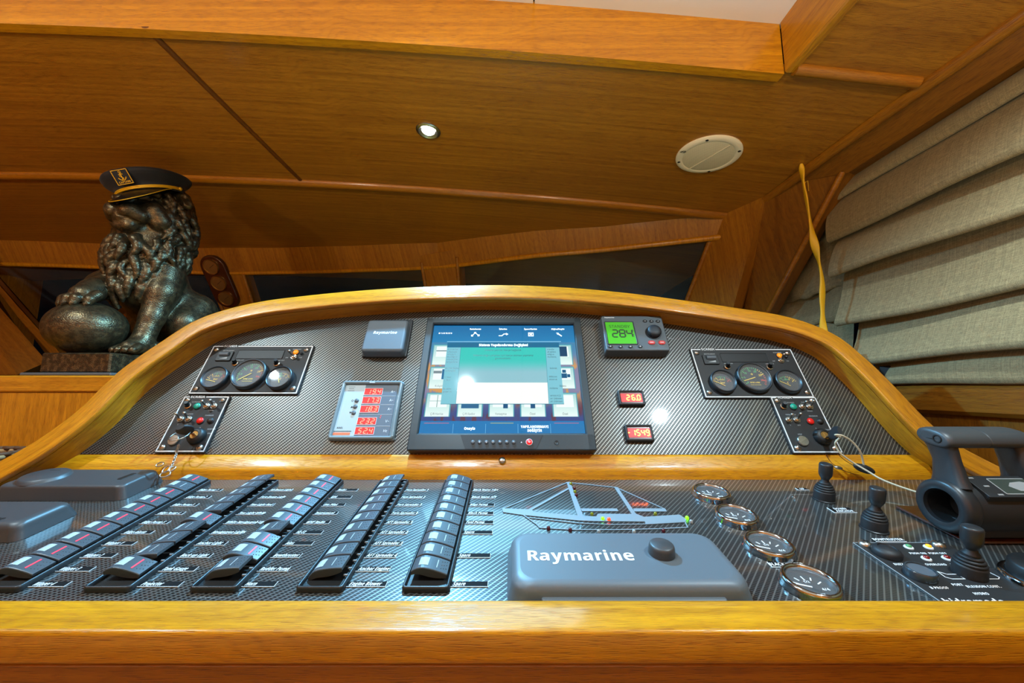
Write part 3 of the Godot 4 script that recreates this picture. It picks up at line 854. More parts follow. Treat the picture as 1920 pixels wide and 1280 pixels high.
func ignition_keys() -> void:
	var o := thing("key_ring", "black ignition key with steel ring and hanging chain in the left start panel", "keys", PANEL * at(-0.6235, 0.0347, 0.0145))
	key_shape(o, 0.5)
	var inv := o.transform.affine_inverse()
	var b := Mb.new()
	var ring := PackedVector3Array()
	for i in 28:
		var a := TAU * i / 28
		ring.append(Vector3(-0.004 + 0.0145 * cos(a), -0.011 + 0.0145 * sin(a), 0.026 - 0.010 * sin(a)))
	b.tube(ring, 0.0010, 8, true)
	part("split_ring", b, M.steel, o)
	var P := spline3(PackedVector3Array([Vector3(-0.6290, 1.0945, -0.7430), Vector3(-0.6315, 1.0880, -0.7440), Vector3(-0.6325, 1.0800, -0.7440), Vector3(-0.6307, 1.0735, -0.7400), Vector3(-0.6294, 1.0640, -0.7350), Vector3(-0.6283, 1.0570, -0.7310)]), 5)
	var link := shared("link", func() -> ArrayMesh:
		var lb := Mb.new()
		var L := PackedVector3Array()
		for i in 12:
			var a := TAU * i / 12
			L.append(Vector3(cos(a) * 0.0030, sin(a) * 0.0017, 0))
		lb.tube(L, 0.0006, 6, true)
		return mesh_of([[lb, M.steel]]))
	for i in 18:
		var k := i / 17.0 * (P.size() - 1.001)
		var p: Vector3 = inv * P[int(k)].lerp(P[int(k) + 1], fmod(k, 1.0))
		var d := (inv.basis * (P[int(k) + 1] - P[int(k)])).normalized()
		var s := d.cross(Vector3(0.3, 0.2, 1.0) if i % 2 else Vector3(1, 0.2, -0.3)).normalized()
		put("chain_link", link, o, Transform3D(Basis(d, s.cross(d).normalized(), s), p))
	for q: Array in [[Vector3(-0.6594, 1.0610, -0.7420), 0.006, 0.3], [Vector3(-0.6352, 1.0545, -0.7290), 0.007, 1.4], [Vector3(-0.6234, 1.0555, -0.7285), 0.005, 0.9], [Vector3(-0.6300, 1.0475, -0.7220), 0.0085, 0.15]]:
		b = Mb.new()
		var c := PackedVector3Array()
		for i in 18:
			var a := TAU * i / 18
			c.append(Vector3(cos(a) * q[1], sin(a) * q[1] * 0.7, 0))
		b.tube(c, 0.0012, 7, true)
		var bs := Basis(Vector3.RIGHT, -0.7) * Basis(Vector3.BACK, q[2])
		part("small_ring", b, M.steel, o, inv * Transform3D(bs, q[0]))
	var w := thing("corded_key", "black ignition key with a looped white cord and black float in the right start panel", "keys", PANEL * at(0.6130, 0.0285, 0.0145))
	key_shape(w, 1.2)
	inv = w.transform.affine_inverse()
	var cordm := mat(Color(0.72, 0.68, 0.58), 0.5)
	for Q: Array in [[Vector3(0.6060, 1.1130, -0.7250), Vector3(0.5927, 1.1175, -0.7200), Vector3(0.6020, 1.1165, -0.7150), Vector3(0.6183, 1.1058, -0.7150), Vector3(0.6301, 1.0897, -0.7150), Vector3(0.6378, 1.0748, -0.7200), Vector3(0.6420, 1.0600, -0.7230)], [Vector3(0.6060, 1.1130, -0.7250), Vector3(0.5990, 1.1040, -0.7280), Vector3(0.6000, 1.0963, -0.7300), Vector3(0.6063, 1.0826, -0.7280), Vector3(0.6247, 1.0663, -0.7230), Vector3(0.6386, 1.0542, -0.7120), Vector3(0.6472, 1.0446, -0.7000), Vector3(0.6596, 1.0370, -0.6850), Vector3(0.6792, 1.0290, -0.6650), Vector3(0.705, 1.0235, -0.648)]]:
		b = Mb.new()
		var pp := spline3(PackedVector3Array(Q), 6)
		for i in pp.size():
			pp[i] = inv * pp[i]
		b.tube(pp, 0.0016, 8)
		part("cord", b, cordm, w)
	b = Mb.new()
	b.ball(Vector3.ZERO, Vector3(0.019, 0.0075, 0.010), 12, 18)
	part("float", b, M.rubber, w, inv * Transform3D(Basis(Vector3.BACK, -0.35), Vector3(0.6450, 1.0560, -0.7270)))
	b = Mb.new()
	b.ball(Vector3.ZERO, Vector3(0.008, 0.0032, 0.004), 8, 12)
	part("cord_clip", b, M.steel, w, inv * Transform3D(Basis(Vector3.BACK, -0.2), Vector3(0.6062, 1.0560, -0.7370)))
	for Q: Array in [[Vector3(0.5960, 1.0780, -0.7500), Vector3(0.5990, 1.0650, -0.7440), Vector3(0.6062, 1.0560, -0.7370), Vector3(0.6200, 1.0490, -0.7360), Vector3(0.6330, 1.0450, -0.7360)], [Vector3(0.6180, 1.0790, -0.7500), Vector3(0.6260, 1.0680, -0.7440), Vector3(0.6380, 1.0580, -0.7360)]]:
		b = Mb.new()
		var pp2 := spline3(PackedVector3Array(Q), 5)
		for i in pp2.size():
			pp2[i] = inv * pp2[i]
		b.tube(pp2, 0.0006, 6)
		part("thin_wire", b, M.dark_wood, w)

func square_cover() -> void:
	var o := thing("square_cover", "square blue-grey instrument cover with white lettering beside the big screen", "cover", PANEL * at(-0.289, 0.266, 0.0004))
	var b := Mb.new()
	b.slab(0.094, 0.088, 0.0, 0.028, 0.008, 0.006, 0, 0, 0.001)
	part("shell", b, M.cover, o)
	b = Mb.new()
	text(b, "Raymarine", 0.0072, 0.0, 0.006, 0.0282, 0, 0.15, 1.05)
	part("lettering", b, M.white, o)
	b = Mb.new()
	b.slab(0.102, 0.106, 0.0, 0.006, 0.004, 0.002)
	part("instrument_body", b, M.satin, o, at(0.0, 0.008))

func power_meter() -> void:
	var o := thing("power_meter", "clear framed power meter with five rows of red figures", "meter", PANEL * at(-0.298, 0.0920, 0.0004))
	var clear := mat(Color(0.44, 0.50, 0.52), 0.12)
	var b := Mb.new()
	b.slab(0.131, 0.131, 0.0, 0.005, 0.004, 0.002)
	part("backing", b, clear, o)
	b = Mb.new()
	b.frame(0.131, 0.131, 0.008, 0.0, 0.0125, 0.004)
	part("clear_frame", b, clear, o)
	b = Mb.new()
	b.box(Vector3(-0.037, -0.0005, 0.0055), Vector3(0.044, 0.113, 0.002))
	part("front_plate", b, mat(Color(0.62, 0.68, 0.70), 0.4), o)
	b = Mb.new()
	b.box(Vector3(0.0195, -0.0005, 0.0055), Vector3(0.069, 0.113, 0.002))
	part("dark_plate", b, mat(Color(0.33, 0.38, 0.43), 0.35), o)
	for i in 3:
		b = Mb.new()
		b.lathe([Vector2(0.0045, 0.0), Vector2(0.0045, 0.0012), Vector2(0.0036, 0.0022), Vector2(0, 0.0024)], 18, 0.5)
		part("round_button", b, M.grey, o, at(-0.0265, 0.0195 - 0.0137 * i, 0.0064))
	var ys := [0.0405, 0.0205, 0.0005, -0.0260, -0.0465]
	var sx := ["19.4", "17.3", "18.3", "232", "52.4"]
	for i in 5:
		b = Mb.new()
		b.slab(0.0385, 0.0158, 0.0, 0.0006, 0.0005, 0.0002)
		var w := part("figure_display", b, glow(Color(0.75, 0.10, 0.08), 0.35), o, at(0.0042, ys[i], 0.0065))
		b = Mb.new()
		b.frame(0.0390, 0.0163, 0.0007, 0.0006, 0.0009, 0.0005)
		part("display_line", b, M.white_line, w)
		b = Mb.new()
		digits(b, sx[i], 0.0118, -0.0135, -0.0060, 0.0007, 0.0105, 0.16, 0.62, 0.15)
		part("led_figures", b, M.figure_led, w)
	b = Mb.new()
	for i in 4:
		b.box(Vector3(0.0195, [0.0305, 0.0105, -0.0115, -0.0365][i], 0.0066), Vector3(0.068, 0.0004, 0.0004))
	for i in 5:
		text(b, ["A~", "A~", "A~", "V~", "Hz"][i], 0.0052, 0.0455, ys[i], 0.0067, 0, 0, 1.0, false)
	text(b, "KAEL", 0.0036, 0.0, 0.0600, 0.0127)
	part("white_print", b, M.white_line, o)
	b = Mb.new()
	text(b, "KAEL", 0.0038, -0.0465, -0.0400, 0.0067, 0, 0.1)
	for i in 3:
		b.box(Vector3(-0.044, 0.052 - 0.0045 * i, 0.0066), Vector3(0.014 - 0.003 * (i % 2), 0.0006, 0.0003))
	b.prism(PackedVector2Array([Vector2(-0.036, 0.0035), Vector2(-0.031, 0.0035), Vector2(-0.0335, 0.0080)]), 0.0064, 0.0067)
	b.prism(PackedVector2Array([Vector2(-0.036, -0.0055), Vector2(-0.0335, -0.0100), Vector2(-0.031, -0.0055)]), 0.0064, 0.0067)
	b.line(PackedVector2Array([Vector2(-0.0375, 0.0195), Vector2(-0.0355, 0.0220), Vector2(-0.0330, 0.0195), Vector2(-0.0355, 0.0170)]), 0.0006, 0.0064, 0.0067, true)
	b.box(Vector3(-0.040, -0.0472, 0.0066), Vector3(0.036, 0.0012, 0.0003))
	part("dark_print", b, M.black, o)
	b = Mb.new()
	b.slab(0.034, 0.0055, 0.0, 0.0004, 0.001, 0.0001)
	part("orange_strip", b, mat(Color(0.80, 0.42, 0.28), 0.5), o, at(-0.0405, -0.0525, 0.0064))
	b = Mb.new()
	b.box(Vector3(0.0305, -0.0145, 0.0067), Vector3(0.0012, 0.0012, 0.0004))
	b.box(Vector3(0.0300, -0.0185, 0.0067), Vector3(0.0012, 0.0012, 0.0004))
	part("status_led", b, M.red_led, o)

func screen_picture() -> Image:
	var W := 660
	var H := 530
	var im := Image.create(W, H, false, Image.FORMAT_RGB8)
	var r := RandomNumberGenerator.new()
	r.seed = 5
	var nz := noise_image(W, 264, 0.02, 31, 3).get_data()
	for y in H:
		for x in W:
			var t := float(y) / H
			var s := float(x) / W
			var c := Color(0.02, 0.40, 0.62).lerp(Color(0.16, 0.56, 0.76), t * 3.0)
			if t > 0.18:
				# evening sea photograph behind the menu
				var q := nz[(y / 3 % 264) * W + x] / 255.0
				c = Color(0.25, 0.50, 0.66).lerp(Color(0.50, 0.50, 0.62), smoothstep(0.22, 0.42, t))
				c = c.lerp(Color(0.80, 0.58, 0.34), smoothstep(0.45, 0.65, q) * smoothstep(0.3, 0.45, t))
				c = c.lerp(Color(0.16, 0.25, 0.50), smoothstep(0.62, 0.86, t) * 0.9)
				c = c.lerp(Color(0.40, 0.16, 0.20), smoothstep(0.6, 0.8, q) * smoothstep(0.7, 0.8, t) * 0.7)
			if t > 0.90:
				c = Color(0.03, 0.44, 0.68)
			im.set_pixel(x, y, c)
	var R := func(s: float, t: float, s1: float, t1: float, c: Color) -> void:
		im.fill_rect(Rect2i(int(s * W), int(t * H), maxi(1, int((s1 - s) * W)), maxi(1, int((t1 - t) * H))), c)
	# menu tiles
	for q: Array in [[0.015, 0.205], [0.015, 0.425], [0.015, 0.665], [0.805, 0.205], [0.805, 0.425], [0.805, 0.665], [0.215, 0.665], [0.41, 0.665], [0.605, 0.665]]:
		R.call(q[0] + 0.005, q[1], q[0] + 0.165, q[1] + 0.205, Color(0.30, 0.62, 0.68))
		for k in 24:
			var g := float(k) / 24.0
			R.call(q[0] + 0.012, q[1] + 0.01 + 0.19 * g, q[0] + 0.158, q[1] + 0.02 + 0.19 * g, Color(0.62, 0.80, 0.80).lerp(Color(0.88, 0.95, 0.93), g))
		R.call(q[0] + 0.03, q[1] + 0.02, q[0] + 0.14, q[1] + 0.125, Color(0.90, 0.97, 0.96))
	R.call(0.045, 0.265, 0.13, 0.275, Color(0.35, 0.45, 0.50))
	R.call(0.845, 0.225, 0.935, 0.325, Color(0.02, 0.25, 0.40))
	R.call(0.835, 0.445, 0.945, 0.545, Color(0.90, 0.97, 0.96))
	R.call(0.855, 0.49, 0.92, 0.535, Color(0.04, 0.33, 0.50))
	R.call(0.86, 0.455, 0.885, 0.485, Color(0.04, 0.33, 0.50))
	R.call(0.89, 0.455, 0.915, 0.485, Color(0.04, 0.33, 0.50))
	R.call(0.92, 0.498, 0.94, 0.527, Color(0.04, 0.33, 0.50))
	R.call(0.045, 0.465, 0.10, 0.49, Color(0.45, 0.52, 0.55))
	R.call(0.10, 0.45, 0.15, 0.545, Color(0.10, 0.40, 0.58))
	R.call(0.045, 0.735, 0.135, 0.74, Color(0.5, 0.6, 0.6))
	R.call(0.09, 0.685, 0.095, 0.79, Color(0.5, 0.6, 0.6))
	R.call(0.245, 0.71, 0.355, 0.80, Color(0.03, 0.36, 0.54))
	R.call(0.505, 0.765, 0.535, 0.80, Color(0.03, 0.30, 0.48))
	R.call(0.675, 0.765, 0.705, 0.80, Color(0.03, 0.30, 0.48))
	# windows
	R.call(0.115, 0.185, 0.885, 0.235, Color(0.05, 0.40, 0.56))
	R.call(0.115, 0.235, 0.885, 0.765, Color(0.46, 0.74, 0.80))
	R.call(0.115, 0.762, 0.885, 0.767, Color(0.20, 0.45, 0.55))
	for k in 60:
		var g := float(k) / 60.0
		R.call(0.21, 0.235 + 0.34 * g, 0.79, 0.245 + 0.34 * g, Color(0.20, 0.75, 0.71).lerp(Color(0.53, 0.73, 0.78), smoothstep(0.3, 0.75, g)))
	R.call(0.208, 0.235, 0.211, 0.765, Color(0.15, 0.45, 0.55))
	R.call(0.789, 0.235, 0.792, 0.765, Color(0.15, 0.45, 0.55))
	R.call(0.21, 0.575, 0.79, 0.76, Color(0.93, 0.95, 0.93))
	# upper and lower rules
	R.call(0.11, 0.172, 0.90, 0.176, Color(0.75, 0.95, 1.0))
	for s: float in [0.205, 0.40, 0.595, 0.79]:
		R.call(s, 0.925, s + 0.002, 1.0, Color(0.60, 0.85, 0.98))
	for s: float in [0.03, 0.815]:
		R.call(s, 0.918, s + 0.15, 0.922, Color(0.85, 0.40, 0.45))
	R.call(0.43, 0.918, 0.57, 0.922, Color(0.80, 0.75, 0.40))
	return im

func monitor() -> void:
	var o := thing("chart_monitor", "big black framed marine touch screen showing a blue menu and dialog boxes", "monitor", PANEL * at(-0.0195, 0.0, 0.0004))
	var frame_m := mat(Color(0.16, 0.20, 0.22), 0.35)
	var b := Mb.new()
	b.slab(0.361, 0.318, 0.0, 0.014, 0.004, 0.002, 0, 0.1605)
	part("back_case", b, M.satin, o)
	b = Mb.new()
	for q: Array in [[-0.1725, 0.1605, 0.016, 0.318], [0.1725, 0.1605, 0.016, 0.318], [0.0, 0.3120, 0.361, 0.015], [0.0, 0.0175, 0.361, 0.032]]:
		b.box(Vector3(q[0], q[1], 0.016), Vector3(q[2], q[3], 0.012), Vector3.RIGHT, 0.0015)
	part("bezel", b, frame_m, o)
	b = Mb.new()
	b.frame(0.333, 0.273, 0.003, 0.012, 0.0200, 0.001, 0, 0.1695)
	part("screen_gasket", b, M.rubber, o)
	var sm := mat(Color(0.01, 0.01, 0.012), 0.06)
	sm.emission_enabled = true
	sm.emission_texture = ImageTexture.create_from_image(screen_picture())
	sm.emission = Color.WHITE
	sm.emission_operator = BaseMaterial3D.EMISSION_OP_MULTIPLY
	sm.emission_energy_multiplier = SCREEN_GLOW
	b = Mb.new()
	var n := Vector3.BACK
	var c := [Vector3(-0.165, 0.037, 0.0148), Vector3(0.165, 0.037, 0.0148), Vector3(0.165, 0.302, 0.0148), Vector3(-0.165, 0.302, 0.0148)]
	b.tri(c[0], c[1], c[2], n, n, n, Vector2(0, 1), Vector2(1, 1), Vector2(1, 0))
	b.tri(c[0], c[2], c[3], n, n, n, Vector2(0, 1), Vector2(1, 0), Vector2(0, 0))
	var sc := part("screen", b, sm, o)
	var S := func(s: float, t: float) -> Vector2: return Vector2(-0.165 + 0.33 * s, 0.302 - 0.265 * t)
	var wt := Mb.new()
	var dk := Mb.new()
	var z := 0.0150
	for q: Array in [["Rotalarım", 0.30, 0.04], ["İzlerim", 0.495, 0.04], ["İşaretlerim", 0.69, 0.04], ["Kişiselleştir", 0.885, 0.04]]:
		var p: Vector2 = S.call(q[1], q[2])
		text(wt, q[0], 0.0042, p.x, p.y, z, 0, 0, 0.95)
	for q: Array in [["G 1 S E R I E S", 0.09, 0.085, 0.0040], ["Sistem Yapılandırma Değişimi", 0.50, 0.210, 0.0062], ["Onayla", 0.305, 0.962, 0.0052], ["YAPILANDIRMAYI", 0.695, 0.948, 0.0052], ["DEĞİŞTİR", 0.695, 0.978, 0.0052]]:
		var p: Vector2 = S.call(q[1], q[2])
		text(wt, q[0], q[3], p.x, p.y, z, 0, 0, 0.9)
	# pictograms of the upper bar
	var ic := func(P: Array, w: float) -> void:
		var L := PackedVector2Array()
		for q: Vector2 in P:
			L.append(S.call(q.x, q.y))
		wt.line(L, w, z - 0.0002, z)
	ic.call([Vector2(0.28, 0.11), Vector2(0.30, 0.08), Vector2(0.325, 0.108)], 0.0014)
	for q: Vector2 in [Vector2(0.28, 0.11), Vector2(0.30, 0.08), Vector2(0.325, 0.108)]:
		var p: Vector2 = S.call(q.x, q.y)
		wt.box(Vector3(p.x, p.y, z), Vector3(0.0045, 0.0045, 0.0003))
	ic.call([Vector2(0.468, 0.112), Vector2(0.488, 0.112), Vector2(0.503, 0.092), Vector2(0.528, 0.094)], 0.0018)
	ic.call([Vector2(0.518, 0.084), Vector2(0.530, 0.094), Vector2(0.519, 0.104)], 0.0012)
	ic.call([Vector2(0.675, 0.080), Vector2(0.708, 0.080), Vector2(0.708, 0.114), Vector2(0.675, 0.114), Vector2(0.675, 0.080)], 0.0014)
	ic.call([Vector2(0.684, 0.089), Vector2(0.699, 0.105)], 0.0018)
	ic.call([Vector2(0.699, 0.089), Vector2(0.684, 0.105)], 0.0018)
	ic.call([Vector2(0.882, 0.090), Vector2(0.905, 0.114)], 0.0026)
	ic.call([Vector2(0.872, 0.083), Vector2(0.884, 0.083), Vector2(0.887, 0.093), Vector2(0.877, 0.096)], 0.0014)
	part("white_screen_text", wt, glow(Color(0.92, 0.98, 1.0), SCREEN_GLOW), sc)
	for q: Array in [["Sisteme yeni bir klavye bağlandı.", 0.50, 0.262, 0.0048], ["Sistemin doğru çalışması için klavye ataması yapmanız", 0.50, 0.315, 0.0046], ["gerekmektedir.", 0.50, 0.345, 0.0046]]:
		var p: Vector2 = S.call(q[1], q[2])
		text(dk, q[0], q[3], p.x, p.y, z, 0, 0, 0.86, false)
	for q: Array in [["Bu ürün Otel", 0.12, 0.255], ["kullanmanız", 0.12, 0.280], ["ve kişilerin", 0.12, 0.305], ["geçerliliği içi", 0.12, 0.330], ["denizde güve", 0.12, 0.355], ["haritalarla sev", 0.12, 0.380], ["Bu ürün Rayma", 0.12, 0.440], ["herhangi bir", 0.12, 0.465], ["1  Yasal", 0.12, 0.525], ["2  Bu ü", 0.12, 0.550], ["Bu sözleş", 0.12, 0.630], ["gösteri ve", 0.12, 0.655], ["o tarafın", 0.80, 0.255], ["elt taktörü", 0.80, 0.280], ["kitliği ve", 0.80, 0.305], ["mumlama,", 0.80, 0.330], ["bulunan", 0.81, 0.440], ["shifesinin", 0.80, 0.520], ["aksian ve", 0.80, 0.545], ["moldama", 0.80, 0.625], ["version 4.52", 0.80, 0.690], ["ari: Unknown", 0.80, 0.715], ["ari: Unknown", 0.80, 0.740]]:
		var p: Vector2 = S.call(q[1], q[2])
		text(dk, q[0], 0.0038, p.x, p.y, z, -1, 0, 0.78, false)
	for q: Array in [["Çift Harita", 0.097, 0.845], ["Çift Radar", 0.295, 0.845], ["Yanaşma", 0.49, 0.845], ["Özel", 0.685, 0.845], ["Özel", 0.885, 0.845], ["Video", 0.885, 0.605], ["Kokpit", 0.09, 0.605]]:
		var p: Vector2 = S.call(q[1], q[2])
		text(dk, q[0], 0.0046, p.x, p.y, z, 0, 0, 0.9, false)
	part("dark_screen_text", dk, mat(Color(0.02, 0.10, 0.13), 0.4), sc)
	var gt := Mb.new()
	for q: Array in [["ekran haricinde git", 0.32, 0.605], ["devre ekranlarda başlat", 0.28, 0.645], ["klavye hazırlanma menüsüne geçiniz", 0.34, 0.668]]:
		var p: Vector2 = S.call(q[1], q[2])
		text(gt, q[0], 0.0036, p.x, p.y, z, 0, 0, 0.9, false)
	part("pale_screen_text", gt, glow(Color(0.62, 0.68, 0.66), SCREEN_GLOW * 0.8), sc)
	var l := AreaLight3D.new()
	l.name = "screen_light"
	l.position = Vector3(0, 0.17, 0.0165)
	l.rotation.y = PI
	l.area_size = Vector2(0.32, 0.255)
	l.light_color = Color(0.55, 0.85, 1.0)
	l.light_energy = SCREEN_LIGHT
	l.shadow_enabled = true
	sc.add_child(l)
	# control strip
	b = Mb.new()
	b.prism(PackedVector2Array([Vector2(-0.0805, 0.0315), Vector2(-0.0695, 0.0035), Vector2(0.0655, 0.0035), Vector2(0.0795, 0.0315)]), 0.0215, 0.0225)
	part("control_strip", b, M.rubber, o)
	for i in 7:
		b = Mb.new()
		b.lathe([Vector2(0.0038, 0.0), Vector2(0.0038, 0.0012), Vector2(0.003, 0.0020), Vector2(0, 0.0022)], 14, 0.5)
		var d := Mb.new()
		text(d, ["-", "o", "C", "/", "=", "+", "<"][i], 0.0030, 0, 0, 0.0023)
		put("control_button", mesh_of([[b, M.grey], [d, M.white]]), o, at(-0.0555 + 0.013 * i, 0.0165, 0.0225))
	b = Mb.new()
	b.prism(PackedVector2Array([Vector2(-0.0015, -0.0012), Vector2(0.0015, -0.0012), Vector2(0, 0.0016)]), 0.0, 0.0003)
	part("pilot_light", b, M.white_line, o, at(0.0375, 0.0165, 0.0225))
	b = Mb.new()
	b.lathe([Vector2(0.0066, 0.0), Vector2(0.0066, 0.0010), Vector2(0.0060, 0.0016), Vector2(0.0056, 0.0012)], 20)
	var e := Mb.new()
	e.lathe([Vector2(0.0056, 0.0012), Vector2(0.0045, 0.0024), Vector2(0, 0.0028)], 20, 0.5)
	var f := Mb.new()
	f.frame(0.0030, 0.0038, 0.0007, 0.0026, 0.0031, 0.0014)
	put("power_button", mesh_of([[b, M.white_line], [e, glow(Color(0.85, 0.10, 0.12), 0.5)], [f, M.white]]), o, at(0.0525, 0.0165, 0.0225))
	b = Mb.new()
	b.lathe([Vector2(0.0046, 0.0), Vector2(0.0040, 0.0008), Vector2(0.0030, 0.0004), Vector2(0, 0.0002)], 16)
	part("socket", b, M.black, o, at(0.1045, 0.0155, 0.0220))

const SCREEN_GLOW := 1.0
const SCREEN_LIGHT := 0.08

func autopilot() -> void:
	var o := thing("autopilot_control", "grey autopilot head with green display reading 284 and a big knob", "autopilot", PANEL * at(0.2810, 0.2735, 0.0004))
	var body := mat(Color(0.27, 0.30, 0.32), 0.45)
	var b := Mb.new()
	b.slab(0.143, 0.098, 0.0, 0.026, 0.006, 0.003, 0, 0, 0.001)
	part("case", b, body, o)
	b = Mb.new()
	b.frame(0.069, 0.066, 0.003, 0.024, 0.0275, 0.002)
	part("display_frame", b, M.satin, o, at(-0.0325, -0.001))
	b = Mb.new()
	b.box(Vector3(0, 0, 0.0262), Vector3(0.064, 0.061, 0.0008))
	var d := part("display", b, glow(Color(0.22, 0.60, 0.03), 0.24), o, at(-0.0325, -0.001))
	b = Mb.new()
	digits(b, "284", 0.0230, -0.021, -0.0135, 0.0267, 0.0165, 0.03, 0.66, 0.14)
	text(b, "STANDBY", 0.0075, 0.0, 0.0175, 0.0268, 0, 0.0, 1.1, false)
	b.frame(0.0050, 0.0050, 0.0010, 0.0266, 0.0269, 0.0010, 0.0275, 0.006)
	text(b, "T", 0.0070, 0.0275, -0.008, 0.0268, 0, 0, 1.0, false)
	part("figures", b, mat(Color(0.06, 0.16, 0.03), 0.5), d)
	for q: Array in [[-0.0620, -0.0425], [-0.0395, -0.0430], [-0.0175, -0.0430], [0.0045, -0.0425], [0.0295, 0.0290], [0.0445, 0.0285], [0.0595, 0.0285]]:
		b = Mb.new()
		b.lathe([Vector2(0.0052, 0.0), Vector2(0.0052, 0.001), Vector2(0.0042, 0.0018), Vector2(0, 0.002)], 16, 0.5, 1.0, 0.75)
		var c := Mb.new()
		text(c, "10" if q[1] < 0 else "=", 0.0026, 0, 0, 0.0022)
		put("key_button", mesh_of([[b, M.black], [c, M.white]]), o, at(q[0], q[1] + 0.0035, 0.026))
	b = Mb.new()
	b.lathe([Vector2(0.0185, 0.0), Vector2(0.0185, 0.0008), Vector2(0.0155, 0.001), Vector2(0.0150, 0.010), Vector2(0.0135, 0.0125), Vector2(0.006, 0.0135), Vector2(0, 0.0135)], 32, 0.5)
	for i in 30:
		var a := TAU * i / 30
		b.box(Vector3(cos(a) * 0.0151, sin(a) * 0.0151, 0.0055), Vector3(0.0011, 0.0011, 0.008))
	part("course_knob", b, M.rubber, o, at(0.0425, -0.0005, 0.026))
	for x: float in [0.0325, 0.0555]:
		b = Mb.new()
		b.slab(0.0155, 0.0105, 0.0, 0.0022, 0.005, 0.001)
		var c := Mb.new()
		c.box(Vector3(0, 0, 0.0023), Vector3(0.008, 0.0012, 0.0002))
		put("red_button", mesh_of([[b, mat(Color(0.72, 0.13, 0.10), 0.4)], [c, M.white]]), o, at(x, -0.0285, 0.026))
	b = Mb.new()
	text(b, "Raymarine", 0.0032, -0.0520, 0.0435, 0.0262, 0, 0.1)
	part("lettering", b, M.white, o)

func led_meter(x: float, y: float, s: String, label: String) -> void:
	var o := thing("digital_meter", label, "digital meter", PANEL * at(x, y, 0.0004), "small red digital meters")
	var b := Mb.new()
	b.frame(0.0555, 0.0355, 0.0060, 0.0, 0.0090, 0.001)
	part("case", b, M.black, o)
	b = Mb.new()
	b.slab(0.0500, 0.0300, 0.0, 0.0064, 0.0005, 0.0005)
	part("front_plate", b, mat(Color(0.36, 0.25, 0.25), 0.25), o)
	b = Mb.new()
	b.slab(0.0465, 0.0190, 0.0, 0.0070, 0.0005, 0.0003)
	var d := part("led_display", b, glow(Color(0.75, 0.04, 0.02), 0.55), o)
	b = Mb.new()
	var n := s.replace(".", "").length()
	digits(b, s, 0.0140, 0.022 - n * (0.0095 if n > 3 else 0.0112), -0.0070, 0.0071, 0.0095 if n > 3 else 0.0112, 0.03, 0.58, 0.17)
	part("led_figures", b, M.orange_led, d)

# ---------------------------------------------------------------- switch desk
func rocker_top(u: float) -> float:
	# height of a rocker over its middle, u from -0.0225 to 0.0225
	var k := u / 0.0210
	if k < -0.35:
		return 0.0118 - 0.0062 * pow((-0.35 - k) / 0.65, 2.0)
	return 0.0118 - 0.0048 * pow((k + 0.35) / 1.35, 1.7)

func rocker_mesh() -> ArrayMesh:
	return shared("rocker", func() -> ArrayMesh:
		var b := Mb.new()
		var hw := 0.0210
		var hl := 0.0119
		var R := []
		for q: Array in [[-hl, 0.0012], [-hl + 0.0004, 0.0003], [-hl + 0.0012, 0.0], [hl - 0.0012, 0.0], [hl - 0.0004, 0.0003], [hl, 0.0012]]:
			var ring := PackedVector3Array()
			for i in 13:
				var u := lerpf(-hw, hw, i / 12.0)
				ring.append(Vector3(u, q[0], rocker_top(u) - q[1]))
			for i in 7:
				var u := lerpf(hw, -hw, i / 6.0)
				ring.append(Vector3(u * 0.97, q[0], rocker_top(u) - 0.0088 + 0.0054 * (u / hw) * (u / hw)))
			R.append(ring)
		# flat-shaded strips keep the crisp edge between top and sides
		for i in R.size() - 1:
			for j in 20:
				var k := (j + 1) % 20
				var a: Vector3 = R[i][j]
				var c: Vector3 = R[i][k]
				var mid := (a + c) * 0.5 - Vector3(0, 0, 0.006)
				b.quad(a, c, R[i + 1][k], R[i + 1][j], Vector3(mid.x * 0.2, 0, mid.z + 0.001) if j < 12 else Vector3(0.0 if j > 12 and j < 19 else signf(mid.x), 0, -0.5))
		for e in 2:
			var ring2: PackedVector3Array = R[0] if e == 0 else R[R.size() - 1]
			var nn := Vector3(0, -1.0 if e == 0 else 1.0, 0)
			for i in 12:
				var u0 := ring2[i]
				var u1 := ring2[i + 1]
				b.quad(u0, u1, Vector3(u1.x * 0.97, u1.y, u1.z - 0.0088 + 0.0054 * (u1.x / hw) * (u1.x / hw)), Vector3(u0.x * 0.97, u0.y, u0.z - 0.0088 + 0.0054 * (u0.x / hw) * (u0.x / hw)), nn)
		return mesh_of([[b, M.rocker]]))

func top_patch(x0: float, x1: float, y0: float, y1: float, lift: float) -> Mb:
	var b := Mb.new()
	b.grid(func(u: float, v: float) -> Vector3:
		var x := lerpf(x0, x1, u)
		return Vector3(x, lerpf(y0, y1, v), rocker_top(x) + lift), 5, 1, Vector3.BACK)
	return b

